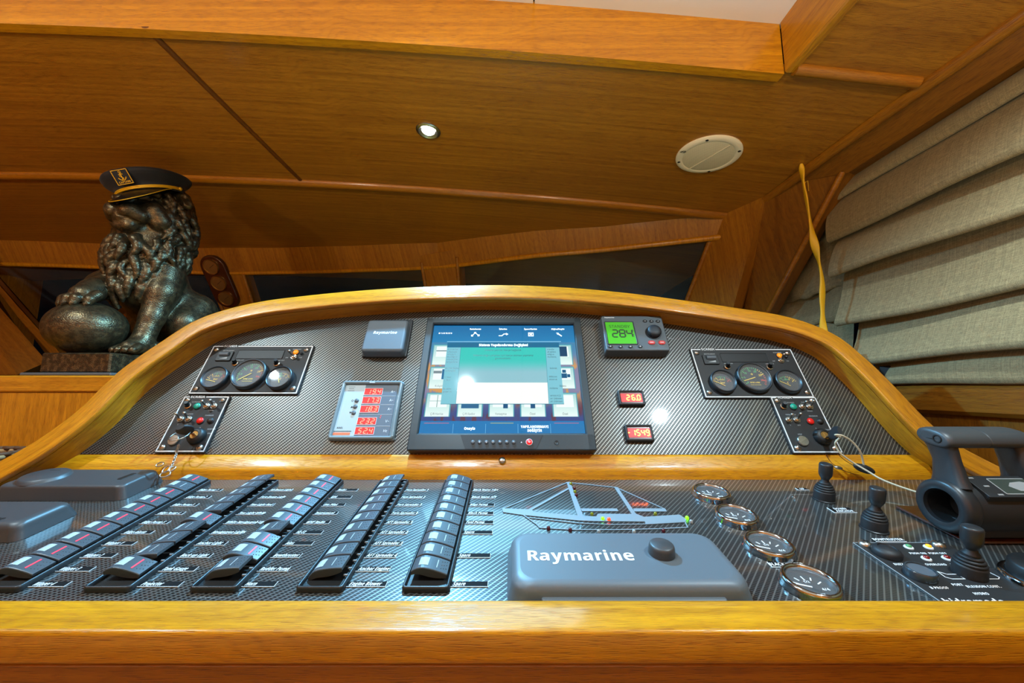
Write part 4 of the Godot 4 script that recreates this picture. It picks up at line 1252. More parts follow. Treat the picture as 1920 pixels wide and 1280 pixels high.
func switch_bank(x: float, lit: Array, off_tilt: float, on_tilt: float, labels: Array, label: String) -> void:
	var o := thing("switch_bank", label, "switch bank", DESK * at(x, 0.0, 0.0004), "rocker switch banks on the desk")
	var b := Mb.new()
	b.frame(0.0535, 0.279, 0.0040, 0.0, 0.0065, 0.003, 0, -0.1535)
	part("bank_frame", b, M.satin, o)
	b = Mb.new()
	b.box(Vector3(0, -0.1535, 0.0008), Vector3(0.049, 0.274, 0.0016))
	part("bank_floor", b, M.black, o)
	var lens := shared("rocker_lens", func() -> ArrayMesh: return mesh_of([[top_patch(-0.0140, -0.0030, -0.0068, 0.0072, 0.00035), M.lens]]))
	var on_bar := shared("rocker_on", func() -> ArrayMesh: return mesh_of([[top_patch(0.0068, 0.0084, -0.0078, 0.0078, 0.0004), M.pink_led]]))
	var off_bar := shared("rocker_off", func() -> ArrayMesh: return mesh_of([[top_patch(0.0070, 0.0080, -0.0070, 0.0070, 0.0003), M.lens]]))
	var dots := shared("rocker_dots", func() -> ArrayMesh:
		var d := Mb.new()
		for i in 3:
			for j in 3:
				var u := 0.0125 + 0.0028 * j
				d.ball(Vector3(u, -0.006 + 0.006 * i + 0.001 * j, rocker_top(u)), Vector3(0.0007, 0.0007, 0.0006), 4, 6)
		return mesh_of([[d, M.rocker]]))
	for i in 10:
		var on: bool = lit[i]
		var t := on_tilt if on else off_tilt
		var r := put("rocker_switch", rocker_mesh(), o, Transform3D(Basis(Vector3.UP, t), Vector3(0, -0.0285 - 0.0261 * i, 0.0046)))
		put("lens", lens, r)
		put("lit_bar" if on else "bar", on_bar if on else off_bar, r)
		put("grip_dots", dots, r)
		# hinge bosses seen beside a raised rocker
		if t < 0.0:
			var h := Mb.new()
			h.tube(PackedVector3Array([Vector3(0.018, -0.0225 - 0.0261 * i, 0.004), Vector3(0.0232, -0.0225 - 0.0261 * i, 0.004)]), 0.0013, 6)
			h.tube(PackedVector3Array([Vector3(0.018, -0.0345 - 0.0261 * i, 0.004), Vector3(0.0232, -0.0345 - 0.0261 * i, 0.004)]), 0.0013, 6)
			part("hinge_pin", h, M.dim_line, o)
	for i in labels.size():
		if labels[i][0] == "":
			continue
		var w: float = labels[i][1]
		var y := -0.0455 - 0.0260 * i
		var p := Mb.new()
		p.box(Vector3(w * 0.5, 0, 0.0003), Vector3(w, 0.0080, 0.0006))
		var ln := Mb.new()
		ln.box(Vector3(w * 0.5, -0.0044, 0.0003), Vector3(w + 0.0012, 0.0005, 0.0007))
		ln.box(Vector3(w + 0.0003, 0, 0.0003), Vector3(0.0004, 0.0088, 0.0007))
		text(ln, labels[i][0], 0.0058, 0.0026, -0.0002, 0.0008, -1, 0.24, 0.66)
		put("name_plate", mesh_of([[p, M.label], [ln, M.white_line]]), o, at(0.0270, y))

func switch_banks() -> void:
	M.rocker = mat(Color(0.24, 0.28, 0.31), 0.40)
	var L := func(s: String) -> Array:
		var a := []
		for q in s.split("|"):
			var p := q.split("*")
			a.append([p[0], float(p[1]) if p.size() > 1 else 0.040])
		return a
	var T := true
	var F := false
	var up := -0.27
	switch_bank(-0.5775, [T, F, T, T, T, T, T, T, T, T], 0.13, 0.13, L.call("Bilge Pump 1|Bilge Pump 2|Bilge Pump 3|Bilge Pump 4|Bilge Pump 5|Bilge Alarm|Wipper 1|Wipper 2|Wipper 3|Wipper 4"), "leftmost column of rocker switches, for bilge pumps and wipers, nearly all with red lit bars")
	switch_bank(-0.4535, [F, F, F, F, F, T, F, F, F, T], up, 0.13, L.call("AB Boom Light|Fore Boom Light|Tow Light Red|Tow Light White|White Navigasyon Lig*0.046|Navigasyon Lights*0.043|Anchor Light|Back up Light|Tank Gauge*0.042|Projector*0.046"), "rocker switch column for navigation lights, only two of its bars lit red")
	switch_bank(-0.3345, [T, T, T, T, T, T, F, T, T, F], up, 0.13, L.call("Radar*0.036|GPS*0.036|Oto Pilot*0.036|Instrument*0.036|WHF Radio*0.036|HI-FI*0.038|Alas*0.038|Bowthruster*0.036|Rudder Pump*0.036|Horn*0.036"), "rocker switch column labelled from radar to horn, eight of its bars lit red")
	switch_bank(-0.2155, [F, F, F, F, F, F, F, F, F, F], up, up, L.call("Fore Spreader 1|Fore Spreader 2|Fore Spreader 3|Fore Spreader 4|AFT Spreader 1|AFT Spreader 2|AFT Spreader 3|AFT Spreader 4|Anchor Engine|Engine Blower*0.044"), "rocker switch column for spreader lights with every rocker raised on its right side")
	switch_bank(-0.0970, [F, F, F, F, F, F, F, F, F, F], 0.13, 0.13, L.call("Black Water Fore|Black Water AFT*0.041|Bilge Pump*0.041|Black Pump*0.041|Fuel Pump*0.042|Spare*0.042||Spare*0.042||Spare*0.042"), "rightmost column of rocker switches, beside the ship diagram, with no bar lit")

func cover_shell(b: Mb, w: float, h: float, top: float, foot: float, bev: float, rc := 0.012) -> void:
	# hood with drafted sides and a rounded shoulder, base outline w by h
	var R := []
	var put_ring := func(ins: float, z: float, r: float) -> void:
		var ring := PackedVector3Array()
		for p: Vector2 in Mb.rrect(w - 2.0 * ins, h - 2.0 * ins, r, 5):
			ring.append(Vector3(p.x, p.y, z))
		R.append(ring)
	put_ring.call(0.0, 0.0, rc)
	put_ring.call(0.0002, 0.0006, rc)
	put_ring.call(foot * 0.6, (top - bev) * 0.6, rc)
	for i in 6:
		var a := PI * 0.5 * i / 5.0
		put_ring.call(foot + bev * (1.0 - cos(a)), top - bev + bev * sin(a), rc)
	b.rings(R)

func desk() -> void:
	switch_banks()
	# hoods over stowed instruments
	var o := thing("instrument_cover", "large dark grey plastic cover with a raised round boss, left end of the desk", "cover", DESK * at(-0.757, -0.043, 0.0004))
	var b := Mb.new()
	cover_shell(b, 0.222, 0.082, 0.023, 0.005, 0.006)
	part("shell", b, M.cover_dark, o)
	b = Mb.new()
	b.lathe([Vector2(0.036, 0.0), Vector2(0.033, 0.005), Vector2(0.030, 0.007), Vector2(0.0, 0.0075)], 32, 0.4, 1.0, 0.9)
	b.box(Vector3(0.0, 0.016, 0.0073), Vector3(0.018, 0.0015, 0.0006))
	part("round_boss", b, M.cover_dark, o, at(-0.062, -0.002, 0.0222))
	b = Mb.new()
	b.slab(0.010, 0.026, -0.004, 0.0010, 0.003, 0.0005)
	part("finger_recess", b, M.black, o, at(0.078, 0.002, 0.0226, -0.12))
	o = thing("instrument_cover", "flat dark grey plastic cover in front of the larger cover with the boss", "cover", DESK * at(-0.785, -0.160, 0.0004))
	b = Mb.new()
	cover_shell(b, 0.225, 0.080, 0.023, 0.004, 0.010)
	part("shell", b, M.cover_dark, o)
	b = Mb.new()
	text(b, "Raymarine", 0.008, 0.045, -0.020, 0.0232, 0, 0.1)
	part("lettering", b, M.black, o)
	o = thing("keyboard_cover", "long grey cover with big white lettering and a round knob on the desk", "cover", DESK * at(0.1285, -0.2620, 0.0004))
	b = Mb.new()
	cover_shell(b, 0.268, 0.113, 0.024, 0.004, 0.011, 0.020)
	part("shell", b, M.cover, o)
	b = Mb.new()
	text(b, "Raymarine", 0.0185, -0.0475, -0.002, 0.0243, 0, 0.0, 0.96)
	part("lettering", b, M.white, o)
	b = Mb.new()
	b.lathe([Vector2(0.0155, 0.0), Vector2(0.0148, 0.008), Vector2(0.0140, 0.0110), Vector2(0.0120, 0.0125), Vector2(0.0, 0.0130)], 32, 0.5)
	part("round_knob", b, M.cover_dark, o, at(0.0505, 0.003, 0.0236))
	b = Mb.new()
	b.slab(0.195, 0.010, 0.0, 0.012, 0.003, 0.002)
	part("front_lip", b, M.cover, o, at(0.0, -0.053))
	ship_diagram()
	# tank gauges
	for i in 4:
		var gy: float = [-0.0655, -0.1395, -0.2130, -0.2835][i]
		tank_gauge(0.3395, gy, ["rear chrome tank gauge, first of the diagonal row, next to the oak strip", "second chrome tank gauge from the oak strip", "third chrome tank gauge from the oak strip, behind the black water plate", "front chrome tank gauge, nearest the rail, before the black water plate"][i])
	plate_text("name_plate_sticker", 0.339, -0.2455, 0.040, 0.0090, ["BLACK WATER"], "small engraved black water plate between two chrome gauges")
	plate_text("name_plate_sticker", 0.520, -0.1145, 0.034, 0.0150, ["DOWN", "ANCHOR"], "small engraved down anchor plate between two joysticks")
	plate_text("name_plate_sticker", 0.512, -0.0420, 0.018, 0.0075, ["UP"], "small engraved up plate beside the rear joystick")
	joystick(0.5215, -0.078, "rear black rubber joystick, standing by the oak strip", 0.0)
	joystick(0.5225, -0.166, "middle black rubber joystick, behind the bow thruster panel", 0.02)
	joystick(0.5410, -0.2660, "front black rubber joystick standing on the bow thruster panel", -0.02)
	bow_panel()
	throttle()

func ship_diagram() -> void:
	var o := thing("ship_diagram", "silver side-view diagram of a two-masted yacht with tiny signal lamps on the desk", "diagram", DESK * at(0.0, 0.0, 0.0004))
	var pv := func(A: Array) -> PackedVector2Array:
		var p := PackedVector2Array()
		for q: Array in A:
			p.append(Vector2(q[0], q[1]))
		return p
	var silver := mat(Color(0.46, 0.51, 0.54), 0.45)
	var z := 0.0008
	var b := Mb.new()
	b.prism(pv.call([[-0.016, -0.1094], [0.0312, -0.1128], [0.0343, -0.12], [0.1002, -0.1306], [0.1287, -0.1337], [0.1329, -0.1258], [0.1931, -0.1265], [0.2012, -0.1347], [0.2584, -0.1284], [0.2626, -0.1414], [0.2584, -0.1489], [0.1967, -0.1547], [0.1982, -0.148], [0.1234, -0.1468], [0.0994, -0.145], [0.0154, -0.129], [-0.014, -0.121]]), 0.0, z)
	part("deck_shape", b, silver, o)
	b = Mb.new()
	b.line(pv.call([[0.0171, -0.1284], [0.037, -0.1562], [0.0404, -0.1641], [0.086, -0.1688], [0.1481, -0.1694], [0.2112, -0.1669], [0.255, -0.1633], [0.2576, -0.1489]]), 0.0018, 0.0, z)
	b.line(pv.call([[0.0218, -0.1359], [0.0966, -0.1518], [0.1436, -0.1562], [0.1999, -0.1547], [0.2584, -0.1489]]), 0.0014, 0.0, z)
	part("hull_line", b, silver, o)
	for q: Array in [[[0.1001, -0.0139], [0.107, -0.0139], [0.1093, -0.1337], [0.1005, -0.1337]], [[0.1823, -0.0345], [0.1885, -0.0345], [0.1919, -0.1274], [0.1852, -0.1274]]]:
		b = Mb.new()
		b.prism(pv.call(q), 0.0, z * 0.9)
		part("mast", b, silver, o)
	for q: Array in [[[0.1926, -0.1094], [0.2434, -0.1094], [0.2428, -0.1187], [0.1913, -0.1187]], [[0.109, -0.1094], [0.1667, -0.1094], [0.167, -0.1178], [0.11, -0.1178]]]:
		b = Mb.new()
		b.prism(pv.call(q), 0.0, z * 0.8)
		part("boom", b, silver, o)
	for q: Array in [[[-0.0151, -0.1100], [0.1020, -0.0150], 0.0022], [[0.0295, -0.1128], [0.0996, -0.0400], 0.0044], [[0.1001, -0.0146], [0.1858, -0.0355], 0.0022], [[0.1858, -0.0357], [0.2425, -0.1110], 0.0022]]:
		b = Mb.new()
		b.line(pv.call([q[0], q[1]]), q[2], 0.0, z * 0.7)
		part("stay_line", b, silver, o)
	var leds := [[0.1065, -0.0241, 1], [0.1099, -0.042, 2], [0.1089, -0.0551, 1], [0.1092, -0.0669, 2], [0.123, -0.129, 1], [0.1366, -0.142, 3], [0.1453, -0.1444, 4], [0.221, -0.1281, 1], [0.2644, -0.1399, 3], [0.2660, -0.1500, 0], [0.0526, -0.1675, 2], [0.0832, -0.1716, 2], [0.123, -0.1756, 0], [0.1727, -0.1762, 0], [0.2155, -0.1737, 2]]
	var lm := [mat(Color(0.55, 0.58, 0.58), 0.2), mat(Color(0.45, 0.46, 0.05), 0.2), mat(Color(0.28, 0.04, 0.08), 0.2), glow(Color(0.45, 1.0, 0.05), 1.6), glow(Color(1.0, 0.22, 0.08), 2.2)]
	for q: Array in leds:
		b = Mb.new()
		b.lathe([Vector2(0.0026, 0.0), Vector2(0.0026, 0.0028), Vector2(0.0019, 0.0042), Vector2(0.0, 0.0048)], 12, 0.4)
		part("lit_led" if q[2] > 2 else "led", b, lm[q[2]], o, at(q[0], q[1]))

func tank_gauge(x: float, y: float, label: String) -> void:
	var o := thing("tank_gauge", label, "gauge", DESK * at(x, y, 0.0004), "round chrome tank gauges on the desk")
	var b := Mb.new()
	var P := []
	for i in 13:
		var a := PI * i / 12.0
		P.append(Vector2(0.0262 + 0.0038 * cos(a), 0.0040 + 0.0062 * sin(a)))
	P.push_front(Vector2(0.0312, 0.0))
	P.append(Vector2(0.0225, 0.0010))
	b.lathe(P, 48, 0.5)
	part("chrome_bezel", b, M.chrome, o)
	b = Mb.new()
	b.lathe([Vector2(0.0228, 0.0015), Vector2(0.0, 0.0015)], 32)
	part("face", b, M.dial, o)
	b = Mb.new()
	for i in 5:
		var a := deg_to_rad(150.0 - 30.0 * i)
		var d := Vector2(cos(a), sin(a))
		b.line(PackedVector2Array([d * 0.0185 + Vector2(0, -0.004), d * (0.0140 if i % 2 else 0.0125) + Vector2(0, -0.004)]), 0.0013, 0.0015, 0.0019)
	text(b, "0", 0.0042, -0.0145, -0.0065, 0.0019)
	text(b, "1/2", 0.0034, 0.0, 0.0055, 0.0019)
	text(b, "4/4", 0.0040, 0.0125, -0.0065, 0.0019)
	text(b, "WATER", 0.0026, 0.0, -0.0145, 0.0019)
	part("scale_print", b, M.white, o)
	b = Mb.new()
	b.line(PackedVector2Array([Vector2(0.003, -0.006), Vector2(-0.0150, 0.001)]), 0.0018, 0.0026, 0.0032)
	part("needle", b, M.white, o)
	b = Mb.new()
	b.lathe([Vector2(0.0048, 0.0015), Vector2(0.0044, 0.0040), Vector2(0.0, 0.0044)], 16, 0.4)
	part("hub", b, M.black, o, at(0.003, -0.006))
	b = Mb.new()
	b.lathe([Vector2(0.0235, 0.0078), Vector2(0.012, 0.0086), Vector2(0.0, 0.0088)], 32, 0.3)
	part("glass", b, M.glass, o)

func plate_text(called: String, x: float, y: float, w: float, h: float, lines: Array, label: String) -> void:
	var b := Mb.new()
	b.box(Vector3(0, 0, 0.0004), Vector3(w, h, 0.0008))
	var t := Mb.new()
	t.box(Vector3(0, -h * 0.5 - 0.0003, 0.0004), Vector3(w + 0.001, 0.0007, 0.0009))
	t.box(Vector3(-w * 0.5 - 0.0003, 0, 0.0004), Vector3(0.0006, h, 0.0009))
	var n := lines.size()
	for i in n:
		text(t, lines[i], 0.0052, 0.002 * i, ((n - 1) * 0.5 - i) * 0.0068, 0.0010, 0, 0.1, 0.9)
	var o := put("name_plate", mesh_of([[b, M.label], [t, M.white]]), self, DESK * at(x, y, 0.0004))
	tag(o, label, "name plate")

func joystick(x: float, y: float, label: String, lean: float) -> void:
	var o := thing("joystick", label, "joystick", DESK * at(x, y, 0.0004), "black joysticks on the desk")
	var b := Mb.new()
	b.lathe([Vector2(0.0165, 0.0), Vector2(0.0165, 0.0012), Vector2(0.0152, 0.002)], 28)
	part("base_ring", b, M.satin, o)
	b = Mb.new()
	b.lathe([Vector2(0.0150, 0.0012), Vector2(0.0150, 0.0140), Vector2(0.0146, 0.0155), Vector2(0.0134, 0.0163), Vector2(0.0140, 0.0172), Vector2(0.0143, 0.0182), Vector2(0.0137, 0.0192), Vector2(0.0120, 0.0198), Vector2(0.0126, 0.0207), Vector2(0.0128, 0.0218), Vector2(0.0120, 0.0228), Vector2(0.0102, 0.0233), Vector2(0.0107, 0.0242), Vector2(0.0108, 0.0252), Vector2(0.0098, 0.0262), Vector2(0.0080, 0.0268), Vector2(0.0083, 0.0280), Vector2(0.0078, 0.0292), Vector2(0.0058, 0.0315), Vector2(0.0052, 0.036)], 32, 0.35)
	part("rubber_boot", b, M.rubber, o)
	b = Mb.new()
	b.lathe([Vector2(0.0052, 0.034), Vector2(0.0066, 0.037), Vector2(0.0090, 0.0415), Vector2(0.0096, 0.046), Vector2(0.0096, 0.0585), Vector2(0.0090, 0.0605), Vector2(0.0080, 0.0612), Vector2(0.0, 0.0614)], 28, 0.6)
	part("grip", b, M.satin, o, Transform3D(Basis(Vector3.UP, lean), Vector3.ZERO))

func bow_panel() -> void:
	var o := thing("bow_thruster_panel", "black bow thruster control panel with push buttons and signal lamps under the front joystick", "control panel", DESK * at(0.459, -0.203, 0.0004))
	var b := Mb.new()
	b.box(Vector3(0.062, -0.056, 0.0012), Vector3(0.124, 0.112, 0.0024), Vector3.RIGHT, 0.0006)
	part("plate", b, M.plate, o)
	b = Mb.new()
	b.box(Vector3(0.0005, -0.056, 0.0014), Vector3(0.0009, 0.112, 0.0024))
	b.box(Vector3(0.062, -0.0005, 0.0014), Vector3(0.124, 0.0008, 0.0024))
	part("border_print", b, M.dim_line, o)
	screw(o, 0.0115, -0.006, 0.0024, 0.0075)
	screw(o, 0.1075, -0.007, 0.0024, 0.0075, 0.4)
	b = Mb.new()
	b.lathe([Vector2(0.0150, 0.0), Vector2(0.0152, 0.0050), Vector2(0.0130, 0.0080), Vector2(0.0094, 0.0095), Vector2(0.0088, 0.0082), Vector2(0.0070, 0.0090), Vector2(0.0, 0.0098)], 32, 0.6)
	part("push_button", b, M.rubber, o, at(0.0210, -0.0255, 0.0024))
	b = Mb.new()
	b.lathe([Vector2(0.0148, 0.0), Vector2(0.0148, 0.0082), Vector2(0.0138, 0.0096), Vector2(0.0126, 0.0096), Vector2(0.0122, 0.0080)], 32, 0.6)
	var rg := part("ring_button", b, mat(Color(0.30, 0.34, 0.37), 0.25, 0.7), o, at(0.0205, -0.0665, 0.0024))
	b = Mb.new()
	b.lathe([Vector2(0.0123, 0.0080), Vector2(0.0, 0.0083)], 28)
	part("button_face", b, M.grey, rg)
	var q4 := [[0.0640, -0.0110, mat(Color(0.30, 0.55, 0.36), 0.25)], [0.0900, -0.0110, glow(Color(1.0, 0.60, 0.05), 0.9)], [0.0622, -0.0345, mat(Color(0.45, 0.05, 0.05), 0.25)], [0.0885, -0.0340, mat(Color(0.45, 0.05, 0.05), 0.25)]]
	for q: Array in q4:
		b = Mb.new()
		b.lathe([Vector2(0.0052, 0.0), Vector2(0.0048, 0.0012), Vector2(0.0030, 0.0016)], 18)
		var c := Mb.new()
		c.lathe([Vector2(0.0032, 0.0012), Vector2(0.0028, 0.0034), Vector2(0.0, 0.0042)], 14, 0.4)
		put("signal_lamp", mesh_of([[b, M.white_line], [c, q[2]]]), o, at(q[0], q[1], 0.0024))
	b = Mb.new()
	for q: Array in [["PUSH ON", 0.0630, -0.0235], ["PUSH OFF", 0.0885, -0.0235], ["BUZZER", 0.0200, -0.0450], ["OVERLOAD", 0.0620, -0.0455], ["LOW", 0.0860, -0.0455], ["B PROOF", 0.0220, -0.0855], ["PORT", 0.0480, -0.0805], ["BLEUSON CONT.", 0.0740, -0.0835], ["HYDRO", 0.0580, -0.0945]]:
		text(b, q[0], 0.0036, q[1], q[2], 0.0026, 0, 0.15, 1.0)
	text(b, "hidromode", 0.0085, 0.0370, -0.1065, 0.0026, 0, 0.12, 1.05)
	for s: float in [-1.0, 1.0]:
		var A := PackedVector2Array()
		for q: Vector2 in [Vector2(0.030, 0.006), Vector2(0.0315, -0.004), Vector2(0.027, -0.007), Vector2(0.012, -0.007), Vector2(0.012, 0.001), Vector2(0.024, 0.001)]:
			A.append(Vector2(0.0800 + s * q.x, -0.0640 + q.y))
		b.line(A, 0.0009, 0.0024, 0.0026, true)
	part("lettering", b, M.white, o)
	var p := put("name_plate", null, self)
	var pb := Mb.new()
	pb.box(Vector3(0, 0, 0.0004), Vector3(0.041, 0.0085, 0.0008))
	var pt := Mb.new()
	text(pt, "BOWTRUSTER", 0.0052, 0, 0, 0.0010, 0, 0.1, 0.9)
	pt.box(Vector3(0, -0.0046, 0.0004), Vector3(0.042, 0.0007, 0.0009))
	p.mesh = mesh_of([[pb, M.label], [pt, M.white]])
	p.transform = DESK * at(0.5160, -0.1935, 0.0004)
	tag(p, "small engraved bow thruster name plate along the rear edge of the thruster panel", "name plate")
	# cup-like black dial at the right edge of the picture
	var k := thing("round_dial", "black round dial with polished rim cut off by the picture's right edge near the rail", "dial", DESK * at(0.610, -0.282, 0.0004))
	b = Mb.new()
	b.lathe([Vector2(0.036, 0.0), Vector2(0.036, 0.006), Vector2(0.034, 0.0085), Vector2(0.031, 0.009), Vector2(0.029, 0.008)], 48, 0.6)
	part("bezel", b, M.chrome, k)
	b = Mb.new()
	b.lathe([Vector2(0.0295, 0.008), Vector2(0.029, 0.020), Vector2(0.027, 0.0225), Vector2(0.0, 0.0235)], 48, 0.6)
	part("dome", b, M.black, k)

func throttle() -> void:
	var o := thing("throttle_lever", "black engine throttle lever with square handle on a brown wooden plinth", "throttle", Transform3D(Basis(), Vector3(0.61, 1.038, -0.567)))
	var axis := Basis(Vector3.UP, PI / 2)      # local z runs along +x
	var b := Mb.new()
	b.m = Transform3D(axis, Vector3.ZERO)
	b.lathe([Vector2(0.0215, -0.0), Vector2(0.0225, -0.005), Vector2(0.0250, -0.006), Vector2(0.0320, -0.006), Vector2(0.0350, -0.003), Vector2(0.0360, 0.002), Vector2(0.0360, 0.012), Vector2(0.0345, 0.0135), Vector2(0.0335, 0.016)], 56, 0.6)
	part("end_ring", b, M.satin, o)
	b = Mb.new()
	b.m = Transform3D(axis, Vector3.ZERO)
	b.lathe([Vector2(0.0215, 0.0), Vector2(0.0190, 0.030), Vector2(0.0, 0.032)], 40)
	part("hub_cup", b, M.black, o)
	b = Mb.new()
	b.m = Transform3D(axis, Vector3.ZERO)
	b.lathe([Vector2(0.0335, 0.012), Vector2(0.0345, 0.020), Vector2(0.0345, 0.2), Vector2(0.032, 0.205), Vector2(0.0, 0.205)], 56, 0.7)
	part("barrel", b, M.rubber, o)
	b = Mb.new()
	b.box(Vector3(0.11, -0.0275, 0.0), Vector3(0.19, 0.016, 0.05), Vector3.RIGHT, 0.003)
	part("saddle", b, M.rubber, o, Transform3D(Basis(Vector3.RIGHT, 0.2006), Vector3.ZERO))
	# arms and grip as one loop
	b = Mb.new()
	var ring := func(c: Vector3, rx: float, rz: float, turn: float) -> PackedVector3Array:
		var r := PackedVector3Array()
		for i in 16:
			var a := TAU * i / 16
			var e := 0.75
			var px := signf(cos(a)) * pow(absf(cos(a)), e) * rx
			var pz := signf(sin(a)) * pow(absf(sin(a)), e) * rz
			r.append(c + Vector3(px * cos(turn), px * sin(turn), pz))
		return r
	for q: Array in [[0.010, 0.0, 0.020], [0.112, 0.004, 0.024]]:
		b = Mb.new()
		var s: float = 1.0 if q[0] < 0.05 else -1.0
		b.rings([ring.call(Vector3(q[0], 0.028, 0.004), 0.011, 0.024, 0.0), ring.call(Vector3(q[0] + 0.001 * s, 0.040, 0.003), 0.0095, 0.020, 0.0), ring.call(Vector3(q[0] + 0.003 * s, 0.062, 0.000), 0.0085, 0.0165, 0.0), ring.call(Vector3(q[0] + 0.002 * s, 0.080, -0.003), 0.009, 0.018, 0.0), ring.call(Vector3(q[0] - 0.001 * s, 0.092, -0.005), 0.0095, 0.021, 0.0)])
		part("arm", b, M.satin, o)
	b = Mb.new()
	b.m = Transform3D(Basis(Vector3.RIGHT, 0.0), Vector3(0, 0.092, -0.005))
	var R := []
	for q: Array in [[0.0, 0.55], [0.0004, 0.80], [0.003, 0.95], [0.010, 1.0], [0.0585, 1.0], [0.0595, 0.95], [0.0605, 0.95], [0.0615, 1.0], [0.105, 1.0], [0.117, 0.97], [0.122, 0.88], [0.125, 0.7], [0.1255, 0.5]]:
		var r := PackedVector3Array()
		for i in 24:
			var a := TAU * i / 24
			var cz := cos(a)
			var sy := sin(a)
			var y := sy * (0.0145 if sy > 0.0 else 0.0115)
			var zz := signf(cz) * pow(absf(cz), 0.8) * 0.0235
			r.append(Vector3(q[0], (y * q[1]) - zz * 0.18, zz * q[1]))
		R.append(r)
	b.rings(R)
	part("grip", b, M.cover_dark, o)
	b = Mb.new()
	b.m = Transform3D(axis, Vector3(-0.0005, 0.092, 0.003))
	b.lathe([Vector2(0.0058, 0.001), Vector2(0.0058, -0.0006), Vector2(0.0045, -0.0006), Vector2(0.0040, 0.0006), Vector2(0.0, 0.0006)], 20)
	part("screw_plug", b, M.black, o)
	# printed plate on top of the barrel
	var tilt := Transform3D(Basis(Vector3.RIGHT, -0.95), Vector3(0.088, 0.0245, 0.0175)).translated_local(Vector3(0, 0, 0.0065))
	b = Mb.new()
	b.slab(0.128, 0.036, -0.010, 0.0015, 0.002, 0.0006)
	var pl := part("control_plate", b, M.rubber, o, tilt)
	b = Mb.new()
	b.frame(0.070, 0.027, 0.0014, 0.0014, 0.0018, 0.001, -0.002)
	for q: Vector2 in [Vector2(-0.057, 0.014), Vector2(-0.050, 0.0), Vector2(-0.046, -0.014), Vector2(0.045, 0.014), Vector2(0.052, 0.0), Vector2(0.058, -0.014)]:
		b.box(Vector3(q.x, q.y, 0.0016), Vector3(0.007, 0.0022, 0.0005))
	b.prism(PackedVector2Array([Vector2(-0.020, 0.0), Vector2(-0.012, 0.006), Vector2(0.004, 0.008), Vector2(0.012, 0.005), Vector2(0.012, -0.002), Vector2(0.022, -0.004), Vector2(0.022, -0.009), Vector2(-0.012, -0.008)]), 0.0014, 0.0017)
	part("white_print", b, M.dim_line, pl)
	b = Mb.new()
	b.box(Vector3(-0.002, 0, 0.0015), Vector3(0.068, 0.025, 0.0002))
	part("grey_panel", b, mat(Color(0.20, 0.24, 0.22), 0.4), pl)
	b = Mb.new()
	for q: Vector2 in [Vector2(0.017, 0.009), Vector2(0.024, 0.009), Vector2(0.026, -0.006)]:
		b.box(Vector3(q.x, q.y, 0.0016), Vector3(0.0055, 0.0045, 0.0006))
	part("yellow_mark", b, M.yellow_print, pl)
	b = Mb.new()
	b.box(Vector3(0.026, 0.036, 0.008), Vector3(0.010, 0.004, 0.006), Vector3.RIGHT, 0.001)
	part("catch", b, M.black, o)
	var w := thing("wooden_plinth", "dark brown wooden plinth under the black throttle lever", "plinth", DESK * at(0.748, -0.155, 0.0004))
	b = Mb.new()
	b.box(Vector3(0, 0, 0.0018), Vector3(0.270, 0.098, 0.0036), Vector3.RIGHT, 0.0012)
	part("board", b, M.dark_wood, w)

